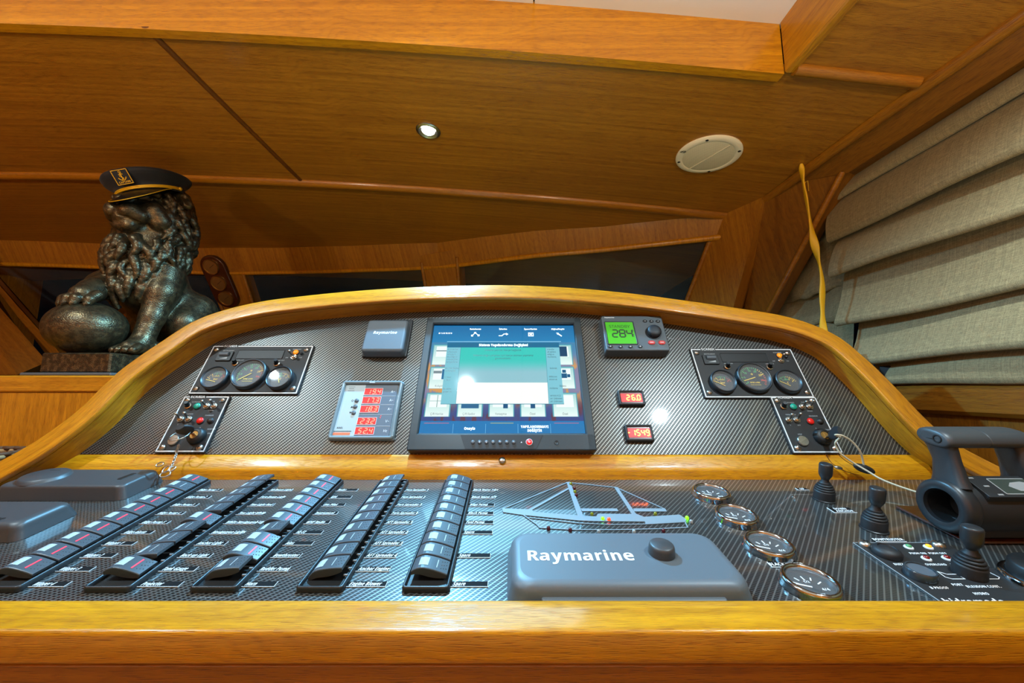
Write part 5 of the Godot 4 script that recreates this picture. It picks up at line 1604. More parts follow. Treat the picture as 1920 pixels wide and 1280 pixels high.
# ---------------------------------------------------------------- lion corner
class Field:
	# distance field on a grid, meshed as surface nets
	var o: Vector3
	var h: float
	var nx: int
	var ny: int
	var nz: int
	var f := PackedFloat32Array()
	func _init(lo: Vector3, hi: Vector3, cell: float) -> void:
		o = lo
		h = cell
		nx = int((hi.x - lo.x) / h) + 2
		ny = int((hi.y - lo.y) / h) + 2
		nz = int((hi.z - lo.z) / h) + 2
		f.resize(nx * ny * nz)
		f.fill(1.0)
	func bone(a: Vector3, b: Vector3, ra: float, rb: float, k: float) -> void:
		# tapered capsule joined by a smooth minimum of width k
		var m := maxf(ra, rb) + k + 2.5 * h
		var lo := (Vector3(minf(a.x, b.x), minf(a.y, b.y), minf(a.z, b.z)) - Vector3.ONE * m - o) / h
		var hi := (Vector3(maxf(a.x, b.x), maxf(a.y, b.y), maxf(a.z, b.z)) + Vector3.ONE * m - o) / h
		var ab := b - a
		var L := maxf(ab.length_squared(), 1e-9)
		for k2 in range(maxi(0, int(lo.z)), mini(nz - 1, int(hi.z) + 1) + 1):
			for j in range(maxi(0, int(lo.y)), mini(ny - 1, int(hi.y) + 1) + 1):
				var row := (k2 * ny + j) * nx
				var p := Vector3(o.x, o.y + h * j, o.z + h * k2)
				for i in range(maxi(0, int(lo.x)), mini(nx - 1, int(hi.x) + 1) + 1):
					p.x = o.x + h * i
					var ap := p - a
					var t := clampf(ap.dot(ab) / L, 0.0, 1.0)
					var d := ap.distance_to(ab * t) - lerpf(ra, rb, t)
					var g := f[row + i]
					var e := absf(d - g)
					if e < k:
						f[row + i] = minf(d, g) - (k - e) * (k - e) * 0.25 / k
					elif d < g:
						f[row + i] = d
	func carve(a: Vector3, b: Vector3, r: float, k: float) -> void:
		# takes a capsule away
		var m := r + k + h
		var lo := (Vector3(minf(a.x, b.x), minf(a.y, b.y), minf(a.z, b.z)) - Vector3.ONE * m - o) / h
		var hi := (Vector3(maxf(a.x, b.x), maxf(a.y, b.y), maxf(a.z, b.z)) + Vector3.ONE * m - o) / h
		var ab := b - a
		var L := maxf(ab.length_squared(), 1e-9)
		for k2 in range(maxi(0, int(lo.z)), mini(nz - 1, int(hi.z) + 1) + 1):
			for j in range(maxi(0, int(lo.y)), mini(ny - 1, int(hi.y) + 1) + 1):
				for i in range(maxi(0, int(lo.x)), mini(nx - 1, int(hi.x) + 1) + 1):
					var at_ := (k2 * ny + j) * nx + i
					var ap := o + Vector3(i, j, k2) * h - a
					var t := clampf(ap.dot(ab) / L, 0.0, 1.0)
					var d := r - ap.distance_to(ab * t)
					var g := f[at_]
					var e := absf(d - g)
					f[at_] = maxf(d, g) + ((k - e) * (k - e) * 0.25 / k if e < k else 0.0)
	func mesh(b: Mb) -> void:
		var id := PackedInt32Array()
		id.resize(f.size())
		id.fill(-1)
		var V := PackedVector3Array()
		var N := PackedVector3Array()
		var off := [0, 1, nx, nx + 1, nx * ny, nx * ny + 1, nx * ny + nx, nx * ny + nx + 1]
		var cells := PackedInt32Array()
		for k in nz - 1:
			for j in ny - 1:
				var c := (k * ny + j) * nx
				for i in nx - 1:
					var g := f[c + i]
					if g > 2.5 * h or g < -2.5 * h:
						continue
					var v := [0.0, 0.0, 0.0, 0.0, 0.0, 0.0, 0.0, 0.0]
					var mask := 0
					for q in 8:
						v[q] = f[c + i + off[q]]
						if v[q] < 0.0:
							mask |= 1 << q
					if mask == 0 or mask == 255:
						continue
					var s := Vector3.ZERO
					var n := 0
					for e: Vector2i in [Vector2i(0, 1), Vector2i(2, 3), Vector2i(4, 5), Vector2i(6, 7), Vector2i(0, 2), Vector2i(1, 3), Vector2i(4, 6), Vector2i(5, 7), Vector2i(0, 4), Vector2i(1, 5), Vector2i(2, 6), Vector2i(3, 7)]:
						var fa: float = v[e.x]
						var fb: float = v[e.y]
						if (fa < 0.0) != (fb < 0.0):
							var t := fa / (fa - fb)
							var pa := Vector3(e.x & 1, (e.x >> 1) & 1, e.x >> 2)
							var pb := Vector3(e.y & 1, (e.y >> 1) & 1, e.y >> 2)
							s += pa.lerp(pb, t)
							n += 1
					id[c + i] = V.size()
					cells.append(c + i)
					V.append(o + (Vector3(i, j, k) + s / n) * h)
					N.append(Vector3(v[1] + v[3] + v[5] + v[7] - v[0] - v[2] - v[4] - v[6], v[2] + v[3] + v[6] + v[7] - v[0] - v[1] - v[4] - v[5], v[4] + v[5] + v[6] + v[7] - v[0] - v[1] - v[2] - v[3]).normalized())
		var st := [1, nx, nx * ny]
		for c in cells:
			for ax in 3:
				var neg: bool = f[c] < 0.0
				if neg == (f[c + st[ax]] < 0.0):
					continue
				var d1: int = st[(ax + 1) % 3]
				var d2: int = st[(ax + 2) % 3]
				var q0 := id[c]
				var q1 := id[c - d1]
				var q2 := id[c - d1 - d2]
				var q3 := id[c - d2]
				if q1 < 0 or q2 < 0 or q3 < 0:
					continue
				b.tri(V[q0], V[q1], V[q2], N[q0], N[q1], N[q2])
				b.tri(V[q0], V[q2], V[q3], N[q0], N[q2], N[q3])

func bronze() -> StandardMaterial3D:
	var n := 256
	var a := noise_image(n, n, 0.03, 41, 4).get_data()
	var c := noise_image(n, n, 0.14, 43, 3).get_data()
	var im := Image.create(n, n, false, Image.FORMAT_RGB8)
	var hm := Image.create(n, n, false, Image.FORMAT_L8)
	for y in n:
		for x in n:
			var k := a[y * n + x] / 255.0
			var q := c[y * n + x] / 255.0
			im.set_pixel(x, y, Color(0.27, 0.23, 0.165).lerp(Color(0.42, 0.36, 0.25), smoothstep(0.3, 0.75, k)).lerp(Color(0.16, 0.13, 0.095), smoothstep(0.55, 0.85, q) * 0.35))
			hm.set_pixel(x, y, Color(q, q, q))
	var m := mat(Color(1, 1, 1), 0.37, 0.75)
	m.albedo_texture = ImageTexture.create_from_image(im)
	m.heightmap_enabled = true
	m.heightmap_texture = ImageTexture.create_from_image(hm)
	m.heightmap_scale = 0.09
	m.uv1_triplanar = true
	m.uv1_scale = Vector3(7, 7, 7)
	return m

func lion_body(b: Mb) -> void:
	var g := Field.new(Vector3(-0.155, -0.006, -0.235), Vector3(0.155, 0.575, 0.15), 0.0033)
	var V := func(x: float, y: float, z: float) -> Vector3: return Vector3(x, y, z)
	# trunk, hips and thighs
	g.bone(V.call(0, 0.30, -0.045), V.call(0, 0.12, -0.125), 0.080, 0.088, 0.03)
	g.bone(V.call(0, 0.27, -0.02), V.call(0, 0.20, -0.025), 0.072, 0.060, 0.03)
	for s: float in [-1.0, 1.0]:
		g.bone(V.call(0.070 * s, 0.165, -0.145), V.call(0.080 * s, 0.115, -0.095), 0.066, 0.056, 0.03)
		g.bone(V.call(0.082 * s, 0.115, -0.09), V.call(0.090 * s, 0.04, -0.10), 0.046, 0.030, 0.02)
		g.bone(V.call(0.092 * s, 0.030, -0.11), V.call(0.095 * s, 0.024, -0.01), 0.027, 0.022, 0.015)
		for t in 4:
			g.bone(V.call(0.078 * s + 0.011 * t * s, 0.020, -0.012), V.call(0.077 * s + 0.012 * t * s, 0.013, 0.010), 0.012, 0.010, 0.004)
	# near foreleg stands on the plinth
	g.bone(V.call(0.058, 0.265, -0.035), V.call(0.072, 0.20, -0.015), 0.050, 0.042, 0.02)
	g.bone(V.call(0.072, 0.20, -0.015), V.call(0.070, 0.120, 0.004), 0.041, 0.030, 0.015)
	g.bone(V.call(0.070, 0.120, 0.004), V.call(0.066, 0.040, 0.024), 0.030, 0.027, 0.012)
	g.bone(V.call(0.066, 0.032, 0.028), V.call(0.070, 0.020, 0.062), 0.028, 0.023, 0.015)
	for t in 4:
		var x := 0.044 + 0.0165 * t
		g.bone(V.call(x, 0.022, 0.060), V.call(x - 0.002 + 0.002 * t, 0.013, 0.086 - absf(t - 1.4) * 0.004), 0.0120, 0.0095, 0.003)
		g.bone(V.call(x, 0.010, 0.088 - absf(t - 1.4) * 0.004), V.call(x, 0.004, 0.095 - absf(t - 1.4) * 0.004), 0.0045, 0.0015, 0.002)
	# far foreleg lies on the ball
	g.bone(V.call(-0.060, 0.262, -0.03), V.call(-0.078, 0.215, 0.015), 0.048, 0.040, 0.02)
	g.bone(V.call(-0.078, 0.215, 0.015), V.call(-0.050, 0.186, 0.068), 0.038, 0.031, 0.015)
	g.bone(V.call(-0.050, 0.186, 0.068), V.call(-0.040, 0.166, 0.100), 0.032, 0.029, 0.012)
	for t in 4:
		var x2 := -0.070 + 0.0215 * t
		var zz: float = [0.118, 0.128, 0.126, 0.112][t]
		g.bone(V.call(x2 * 0.9, 0.166, 0.095), V.call(x2, 0.150, zz), 0.0145, 0.0125, 0.003)
		g.bone(V.call(x2, 0.150, zz), V.call(x2 * 1.03, 0.136, zz + 0.006), 0.0125, 0.0095, 0.004)
		g.bone(V.call(x2 * 1.03, 0.132, zz + 0.011), V.call(x2 * 1.03, 0.124, zz + 0.012), 0.0045, 0.0015, 0.002)
	# tail lying along the near side
	var tp := spline3(PackedVector3Array([V.call(0.05, 0.03, -0.21), V.call(0.115, 0.035, -0.20), V.call(0.135, 0.05, -0.15), V.call(0.128, 0.075, -0.11)]), 4)
	for i in tp.size() - 1:
		g.bone(tp[i], tp[i + 1], 0.014, 0.014, 0.006)
	g.bone(tp[tp.size() - 1], V.call(0.118, 0.10, -0.085), 0.019, 0.008, 0.006)
	# neck, mane mass and skull
	g.bone(V.call(0, 0.415, -0.055), V.call(0, 0.33, -0.045), 0.088, 0.090, 0.02)
	g.bone(V.call(0, 0.30, -0.030), V.call(0, 0.225, -0.005), 0.078, 0.052, 0.02)
	g.bone(V.call(0.010, 0.505, -0.022), V.call(0.010, 0.475, -0.006), 0.062, 0.058, 0.02)
	var H := func(x: float, y: float, z: float) -> Vector3: return Vector3(x * 1.22 + 0.006, 0.45 + (y - 0.45) * 1.12 - 0.010, z * 1.12 + 0.014)
	# face
	g.bone(H.call(0, 0.505, 0.016), H.call(0, 0.473, 0.050), 0.0246, 0.0146, 0.012)
	g.bone(H.call(0, 0.445, 0.010), H.call(0, 0.432, 0.042), 0.0468, 0.0304, 0.012)
	g.bone(H.call(-0.010, 0.470, 0.060), H.call(0.010, 0.470, 0.060), 0.0099, 0.0099, 0.006)
	g.bone(H.call(0, 0.466, 0.062), H.call(0, 0.456, 0.062), 0.0094, 0.0059, 0.004)
	for s: float in [-1.0, 1.0]:
		g.bone(H.call(0.017 * s, 0.440, 0.052), H.call(0.030 * s, 0.432, 0.034), 0.0240, 0.0222, 0.004)
		g.bone(H.call(0.040 * s, 0.458, 0.010), H.call(0.048 * s, 0.432, -0.005), 0.0281, 0.0304, 0.012)
		g.bone(H.call(0.018 * s, 0.512, 0.030), H.call(0.046 * s, 0.503, 0.012), 0.0117, 0.0105, 0.006)
		g.bone(H.call(0.031 * s, 0.492, 0.031), H.call(0.033 * s, 0.492, 0.030), 0.0099, 0.0099, 0.002)
		g.bone(H.call(0.024 * s, 0.482, 0.036), H.call(0.044 * s, 0.486, 0.022), 0.0053, 0.0047, 0.003)
		g.carve(H.call(0.0065 * s, 0.466, 0.071), H.call(0.0095 * s, 0.468, 0.068), 0.0032, 0.002)
		# mouth corner runs down and back
		g.carve(H.call(0.004 * s, 0.4215, 0.070), H.call(0.022 * s, 0.4165, 0.056), 0.0036, 0.003)
		g.carve(H.call(0.022 * s, 0.4165, 0.056), H.call(0.036 * s, 0.4100, 0.034), 0.0036, 0.003)
		# ears
		g.bone(H.call(0.066 * s, 0.520, -0.045), H.call(0.084 * s, 0.500, -0.040), 0.0222, 0.0152, 0.008)
		g.carve(H.call(0.082 * s, 0.520, -0.030), H.call(0.094 * s, 0.502, -0.028), 0.009, 0.004)
	g.bone(H.call(-0.010, 0.406, 0.038), H.call(0.010, 0.406, 0.038), 0.0185, 0.0185, 0.008)
	g.bone(H.call(0, 0.420, 0.020), H.call(0, 0.408, 0.010), 0.034, 0.034, 0.010)
	# mane: wavy locks laid in tiers round head, neck and chest
	var r := RandomNumberGenerator.new()
	r.seed = 12
	for tier in 12:
		var y0 := 0.552 - 0.0295 * tier
		var n := 17 if tier < 8 else 13
		for i in n:
			var a := TAU * (i + 0.5 * (tier % 2)) / n + r.randf_range(-0.12, 0.12)
			var side := wrapf(a, -PI, PI)
			var fr := absf(side)       # 0 is the front
			if fr < 1.0 and y0 > 0.394:
				continue
			if tier > 7 and fr > 1.9:
				continue
			var L := r.randf_range(0.055, 0.088)
			var w0 := r.randf_range(0.0115, 0.0165)
			var ph := r.randf_range(0, TAU)
			var amp := r.randf_range(0.06, 0.15)
			var sweep_ := r.randf_range(-0.05, 0.22) * signf(side)
			var P := PackedVector3Array()
			var W := PackedFloat32Array()
			for k in 7:
				var t := k / 6.0
				var y := y0 - L * t
				var rad := 0.094 if y > 0.30 else 0.094 - (0.30 - y) * 0.42
				if y > 0.44:
					rad = 0.094 - (y - 0.44) * 0.30
				var zc := -0.052 + (0.02 if y < 0.36 else 0.0) + clampf(0.30 - y, 0.0, 0.1) * 0.3
				var aa := a + amp * sin(ph + t * 4.5) + sweep_ * t
				var rr := rad - 0.013 + 0.026 * t + 0.006 * sin(t * PI) - 0.006 * t * t
				P.append(V.call(sin(aa) * rr, y, zc + cos(aa) * rr))
				W.append(w0 * (0.55 + 0.9 * t - 1.25 * t * t) + 0.0012)
			for k in 6:
				g.bone(P[k], P[k + 1], W[k], W[k + 1], 0.0030)
	# ruff framing the face
	for s: float in [-1.0, 1.0]:
		for i in 6:
			var y1 := 0.525 - 0.022 * i
			var q := PackedVector3Array([V.call(0.052 * s, y1, 0.004), V.call(0.072 * s, y1 - 0.012, 0.006), V.call(0.088 * s, y1 - 0.034, -0.004), V.call(0.090 * s, y1 - 0.062, -0.006)])
			for k in 3:
				g.bone(q[k], q[k + 1], 0.0115 - 0.0020 * k, 0.0100 - 0.0026 * k, 0.0030)
	g.mesh(b)

func lion_corner() -> void:
	var o := thing("side_cabinet", "oak side cabinet with a thick front edge left of the console", "cabinet")
	var b := Mb.new()
	b.box(Vector3(-2.0, 1.214, -1.33), Vector3(2.36, 0.042, 0.72), Vector3.RIGHT, 0.004)
	part("ledge", b, M.cabinet, o)
	b = Mb.new()
	b.box(Vector3(-2.0, 0.597, -0.985), Vector3(2.36, 1.19, 0.02), Vector3.UP)
	part("front_panel", b, M.cabinet, o)
	b = Mb.new()
	b.box(Vector3(-2.12, 0.51, -0.71), Vector3(2.1, 1.02, 0.52), Vector3.RIGHT, 0.004)
	part("low_shelf", b, M.cabinet, o)
	# woven basket on the low shelf
	var bk := thing("wicker_basket", "brown and cream woven basket rim peeping over the console's left end", "basket", Transform3D(Basis(), Vector3(-1.18, 1.0205, -0.83)))
	b = Mb.new()
	var b2 := Mb.new()
	for k in 3:
		for s in 2:
			var P := PackedVector3Array()
			for i in 96:
				var a := TAU * i / 96
				var w := 0.004 * sin(a * 24.0 + PI * s + k * 1.2)
				P.append(Vector3(cos(a) * (0.098 + w), 0.008 + 0.016 * k + (0.003 if s else -0.003), sin(a) * (0.098 + w)))
			(b if s else b2).tube(P, 0.0048, 6, true)
	part("brown_weave", b, mat(Color(0.32, 0.20, 0.10), 0.7), bk)
	part("cream_weave", b2, mat(Color(0.62, 0.52, 0.36), 0.7), bk)
	b = Mb.new()
	b.m = Transform3D(Basis(Vector3.RIGHT, -PI / 2), Vector3.ZERO)
	b.lathe([Vector2(0.0, 0.001), Vector2(0.096, 0.001), Vector2(0.096, 0.006), Vector2(0.0, 0.006)], 32)
	part("bottom", b, mat(Color(0.32, 0.20, 0.10), 0.7), bk)
	# leaning oak board behind the statue
	var lb := thing("oak_board", "oak board leaning in the dark corner left of the lion's ball", "board")
	b = Mb.new()
	plank(b, Vector3(-2.75, 1.93, -1.76), Vector3(-2.373, 1.560, -1.75), Vector3(-2.12, 1.325, -1.75), Vector3(-2.12, 1.262, -1.65), 0.05, Vector3(0, 0, 1), Vector3(1, -0.9, 0))
	plank(b, Vector3(-2.75, 1.93, -1.76), Vector3(-2.12, 1.262, -1.65), Vector3(-2.75, 1.262, -1.65), Vector3(-2.75, 1.6, -1.70), 0.05, Vector3(0, 0, 1), Vector3(1, -0.9, 0))
	plank(b, Vector3(-2.73, 1.96, -1.80), Vector3(-2.355, 1.588, -1.80), Vector3(-2.10, 1.345, -1.80), Vector3(-2.10, 1.262, -1.80), 0.03, Vector3(0, 0, 1), Vector3(1, -0.9, 0))
	part("face_board", b, M.pillar, lb)
	# statue
	var sl := thing("stone_slab", "thin grey stone slab under the bronze lion's plinth", "slab", Transform3D(Basis(), Vector3(-1.150, 1.2352, -1.155)))
	b = Mb.new()
	b.box(Vector3(0, 0.004, 0), Vector3(0.235, 0.008, 0.33), Vector3.RIGHT, 0.002)
	part("slab", b, mat(Color(0.33, 0.33, 0.33), 0.5), sl)
	var lion := thing("lion_statue", "dark bronze seated lion statue with one paw on a ball, on the side cabinet", "statue", Transform3D(Basis(), Vector3(-1.16, 1.2972, -1.15)))
	var br := bronze()
	b = Mb.new()
	lion_body(b)
	part("lion_figure", b, br, lion)
	b = Mb.new()
	b.ball(Vector3(-0.040, 0.0745, 0.078), Vector3(0.089, 0.0745, 0.085), 28, 40)
	part("ball", b, br, lion)
	b = Mb.new()
	b.box(Vector3(-0.002, -0.0265, -0.055), Vector3(0.186, 0.054, 0.37), Vector3.RIGHT, 0.004)
	part("plinth", b, br, lion)
	captain_hat()
	dial_board()

func captain_hat() -> void:
	var o := thing("captain_hat", "navy blue captain's cap with gold braid and badge on the lion's head", "hat", Transform3D(Basis(Vector3.BACK, 0.24) * Basis(Vector3.RIGHT, 0.30) * Basis(Vector3.UP, 0.10), Vector3(-1.138, 1.2972 + 0.508, -1.15 - 0.004)))
	var navy := mat(Color(0.035, 0.045, 0.085), 0.75)
	navy.rim_enabled = true
	navy.rim = 0.4
	var b := Mb.new()
	var R := []
	for q: Array in [[0.0, 0.080, 0.0], [0.005, 0.0815, 0.0], [0.018, 0.0825, 0.0], [0.024, 0.088, 0.002], [0.032, 0.099, 0.007], [0.038, 0.105, 0.010], [0.043, 0.107, 0.012], [0.048, 0.104, 0.012], [0.053, 0.093, 0.011], [0.056, 0.070, 0.008], [0.058, 0.038, 0.004], [0.059, 0.010, 0.001]]:
		var ring := PackedVector3Array()
		for i in 48:
			var a := TAU * i / 48
			var fz := cos(a)
			var wr := 0.0015 * sin(a * 5.0 + q[0] * 90.0) * clampf(q[0] / 0.04, 0.0, 1.0)
			ring.append(Vector3(sin(a) * (q[1] + wr), q[0] + q[2] * maxf(fz, -0.3) * 0.9, fz * (q[1] + wr) * 1.04))
		R.append(ring)
	b.rings(R, false, true)
	part("crown", b, navy, o)
	var gold := mat(Color(0.86, 0.66, 0.10), 0.4, 0.3)
	# visor
	b = Mb.new()
	var visor := func(up: float) -> Callable:
		return func(u: float, v: float) -> Vector3:
			var a := lerpf(-1.15, 1.15, u)
			var w := 0.054 * pow(maxf(cos(a * 1.25), 0.0), 1.9) * v
			var rr := 0.0825 + w
			return Vector3(sin(a) * rr, 0.003 + up - w * 0.78, cos(a) * rr * 1.03)
	b.grid(visor.call(0.0), 28, 6, Vector3.UP)
	b.grid(visor.call(-0.003), 28, 6, Vector3.DOWN)
	part("visor", b, mat(Color(0.02, 0.022, 0.03), 0.35), o)
	b = Mb.new()
	var P := PackedVector3Array()
	for i in 29:
		P.append(visor.call(0.001).call(i / 28.0, 0.97))
	b.tube(P, 0.0013, 6)
	part("visor_piping", b, gold, o)
	for k in 2:
		b = Mb.new()
		P = PackedVector3Array()
		for i in 33:
			var a := lerpf(-1.5, 1.5, i / 32.0)
			P.append(Vector3(sin(a) * 0.0842, 0.0065 + 0.0042 * k, cos(a) * 0.0842 * 1.04))
		b.tube(P, 0.0027, 7)
		part("gold_braid", b, gold, o)
	for s: float in [-1.0, 1.0]:
		b = Mb.new()
		b.ball(Vector3(sin(1.5 * s) * 0.085, 0.0085, cos(1.5) * 0.088), Vector3(0.006, 0.006, 0.006), 8, 10)
		part("side_button", b, gold, o)
	# badge: frame, anchor, lettering
	b = Mb.new()
	b.line(PackedVector2Array([Vector2(-0.020, -0.019), Vector2(0.020, -0.019), Vector2(0.020, 0.019), Vector2(-0.020, 0.019)]), 0.0016, 0.0, 0.0012, true)
	b.line(PackedVector2Array([Vector2(0, -0.008), Vector2(0, 0.011)]), 0.0026, 0.0, 0.0014)
	b.line(PackedVector2Array([Vector2(-0.005, 0.007), Vector2(0.005, 0.007)]), 0.0018, 0.0, 0.0014)
	var arc := PackedVector2Array()
	for i in 9:
		var a := lerpf(-2.75, -0.39, i / 8.0)
		arc.append(Vector2(cos(a) * 0.0105, 0.002 + sin(a) * 0.0105))
	b.line(arc, 0.0022, 0.0, 0.0014)
	b.frame(0.0065, 0.0065, 0.0014, 0.0, 0.0014, 0.002, 0.0, 0.0135)
	var rope := PackedVector2Array()
	for i in 10:
		rope.append(Vector2(0.0045 * sin(i * 1.1), 0.012 - 0.0022 * i))
	b.line(rope, 0.0010, 0.0014, 0.0022)
	text(b, "CAPTAIN", 0.0052, 0.0, -0.0135, 0.0008)
	part("gold_badge", b, gold, o, Transform3D(Basis(Vector3.RIGHT, 0.30), Vector3(0, 0.0350, 0.1050)))
	b = Mb.new()
	b.box(Vector3(0, 0, -0.0015), Vector3(0.043, 0.041, 0.0030), Vector3.RIGHT, 0.0005)
	part("badge_cloth", b, navy, o, Transform3D(Basis(Vector3.RIGHT, 0.30), Vector3(0, 0.0350, 0.1050)))

func dial_board() -> void:
	var U := Vector3(0.99770, 0, 0.06780)
	var V := Vector3(-0.03689, 0.83902, 0.54285)
	var o := thing("dial_board", "dark rounded wooden board with three brass dials on the post right of the lion", "dial board", Transform3D(Basis(U, V, U.cross(V)), Vector3(-1.58, 1.7, -2.148) - U * 0.036 + V * 0.118 + U.cross(V) * 0.004))
	var b := Mb.new()
	b.slab(0.140, 0.300, 0.0, 0.018, 0.069, 0.006, 0, 0, 0.0, 10)
	part("board", b, M.dark_wood, o, at(0, 0, 0, 0.06))
	for i in 3:
		b = Mb.new()
		b.lathe([Vector2(0.042, 0.0), Vector2(0.042, 0.006), Vector2(0.040, 0.010), Vector2(0.037, 0.010), Vector2(0.0365, 0.007)], 36, 0.6)
		var c := Mb.new()
		c.lathe([Vector2(0.0368, 0.007), Vector2(0.0, 0.0075)], 36)
		for k in 12:
			var a := TAU * k / 12
			c.m = Transform3D(Basis(Vector3.BACK, a), Vector3.ZERO)
			c.box(Vector3(0.031, 0, 0.0076), Vector3(0.006, 0.001, 0.0006))
		c.m = Transform3D.IDENTITY
		var d := put("brass_dial", mesh_of([[b, M.brass], [c, M.dial_brass]]), o, at([-0.009, -0.001, 0.008][i], [0.088, -0.004, -0.093][i], 0.018))
		b = Mb.new()
		b.line(PackedVector2Array([Vector2(-0.006, -0.004), Vector2(0.024, 0.014)]), 0.0016, 0.0079, 0.0086)
		part("pointer", b, M.black, d)

class Mb:
	# collects triangles of one surface; m places what is added next
	var v := PackedVector3Array()
	var n := PackedVector3Array()
	var t := PackedVector2Array()
	var m := Transform3D.IDENTITY
	func tri(a: Vector3, b: Vector3, c: Vector3, na: Vector3, nb: Vector3, nc: Vector3, ta := Vector2.ZERO, tb := Vector2.ZERO, tc := Vector2.ZERO) -> void:
		if (b - a).cross(c - a).dot(na + nb + nc) > 0.0:
			v.append(m * a); v.append(m * c); v.append(m * b)
			n.append((m.basis * na).normalized()); n.append((m.basis * nc).normalized()); n.append((m.basis * nb).normalized())
			t.append(ta); t.append(tc); t.append(tb)
		else:
			v.append(m * a); v.append(m * b); v.append(m * c)
			n.append((m.basis * na).normalized()); n.append((m.basis * nb).normalized()); n.append((m.basis * nc).normalized())
			t.append(ta); t.append(tb); t.append(tc)
	func quad(a: Vector3, b: Vector3, c: Vector3, d: Vector3, out: Vector3, u := Vector3.ZERO) -> void:
		# flat quad a b c d facing out; u is the grain direction of its texture
		var nn := (b - a).cross(c - a)
		if nn.length_squared() < 1e-16:
			nn = (c - a).cross(d - a)
		nn = nn.normalized()
		if nn.dot(out) < 0.0:
			nn = -nn
		var ux := (b - a).normalized() if u == Vector3.ZERO else (u - nn * u.dot(nn))
		if ux.length_squared() < 1e-6:
			ux = (b - a)
		ux = ux.normalized()
		var uy := nn.cross(ux)
		var q := [a, b, c, d]
		var w := PackedVector2Array()
		for p: Vector3 in q:
			w.append(Vector2(p.dot(ux), p.dot(uy)))
		tri(a, b, c, nn, nn, nn, w[0], w[1], w[2])
		tri(a, c, d, nn, nn, nn, w[0], w[2], w[3])
	func box(c: Vector3, s: Vector3, g := Vector3.RIGHT, bev := 0.0) -> void:
		# box with chamfered edges, grain along g
		var h := s * 0.5
		var b := minf(bev, minf(h.x, minf(h.y, h.z)) * 0.95)
		for ax in 3:
			var ay := (ax + 1) % 3
			var az := (ax + 2) % 3
			for sg: float in [-1.0, 1.0]:
				var o := Vector3.ZERO
				o[ax] = sg
				var p := []
				for k: Vector2 in [Vector2(-1, -1), Vector2(1, -1), Vector2(1, 1), Vector2(-1, 1)]:
					var q := Vector3.ZERO
					q[ax] = sg * h[ax]
					q[ay] = k.x * (h[ay] - b)
					q[az] = k.y * (h[az] - b)
					p.append(c + q)
				quad(p[0], p[1], p[2], p[3], o, g)
				if b > 0.0:
					for s2: float in [-1.0, 1.0]:   # edge between face ax*sg and face ay*s2
						var e := []
						for k2: Vector3 in [Vector3(-1, 0, 0), Vector3(1, 0, 0), Vector3(1, 1, 0), Vector3(-1, 1, 0)]:
							var q2 := Vector3.ZERO
							q2[az] = k2.x * (h[az] - b)
							q2[ax] = sg * (h[ax] - (0.0 if k2.y == 0.0 else b))
							q2[ay] = s2 * (h[ay] - (b if k2.y == 0.0 else 0.0))
							e.append(c + q2)
						var o2 := Vector3.ZERO
						o2[ax] = sg
						o2[ay] = s2
						quad(e[0], e[1], e[2], e[3], o2, g)
		if b > 0.0:
			for i in 8:
				var sx := 1.0 if i & 1 else -1.0
				var sy := 1.0 if i & 2 else -1.0
				var sz := 1.0 if i & 4 else -1.0
				var S := Vector3(sx, sy, sz)
				var nn := S.normalized()
				tri(c + S * (h - Vector3(0, b, b)), c + S * (h - Vector3(b, 0, b)), c + S * (h - Vector3(b, b, 0)), nn, nn, nn)
	static func rrect(w: float, h: float, r: float, k := 4) -> PackedVector2Array:
		var o := PackedVector2Array()
		r = clampf(r, 0.00001, minf(w, h) * 0.5)
		for q in 4:
			var cx := (w * 0.5 - r) * (1.0 if q == 0 or q == 3 else -1.0)
			var cy := (h * 0.5 - r) * (1.0 if q < 2 else -1.0)
			for i in k + 1:
				var a := PI * 0.5 * (q + float(i) / k)
				o.append(Vector2(cx + r * cos(a), cy + r * sin(a)))
		return o
	func rings(R: Array, cap0 := true, cap1 := true) -> void:
		# rings of equal length (each a PackedVector3Array), smooth between them, flat caps
		var N: int = R[0].size()
		var nr := []
		for i in R.size():
			var row := PackedVector3Array()
			for j in N:
				var du: Vector3 = R[i][(j + 1) % N] - R[i][(j - 1 + N) % N]
				var dv: Vector3 = R[mini(i + 1, R.size() - 1)][j] - R[maxi(i - 1, 0)][j]
				row.append(du.cross(dv).normalized())
			nr.append(row)
		var c := Vector3.ZERO
		for p: Vector3 in R[0]:
			c += p / N
		var flip := 1.0
		if R.size() > 1:
			var mid: int = R.size() / 2
			var cm := Vector3.ZERO
			for p: Vector3 in R[mid]:
				cm += p / N
			if nr[mid][0].dot(R[mid][0] - cm) < 0.0:
				flip = -1.0
		var vv := 0.0
		for i in R.size() - 1:
			var dv2: float = R[i][0].distance_to(R[i + 1][0])
			var uu := 0.0
			for j in N:
				var k := (j + 1) % N
				var du2: float = R[i][j].distance_to(R[i][k])
				tri(R[i][j], R[i][k], R[i + 1][k], nr[i][j] * flip, nr[i][k] * flip, nr[i + 1][k] * flip, Vector2(uu, vv), Vector2(uu + du2, vv), Vector2(uu + du2, vv + dv2))
				tri(R[i][j], R[i + 1][k], R[i + 1][j], nr[i][j] * flip, nr[i + 1][k] * flip, nr[i + 1][j] * flip, Vector2(uu, vv), Vector2(uu + du2, vv + dv2), Vector2(uu, vv + dv2))
				uu += du2
			vv += dv2
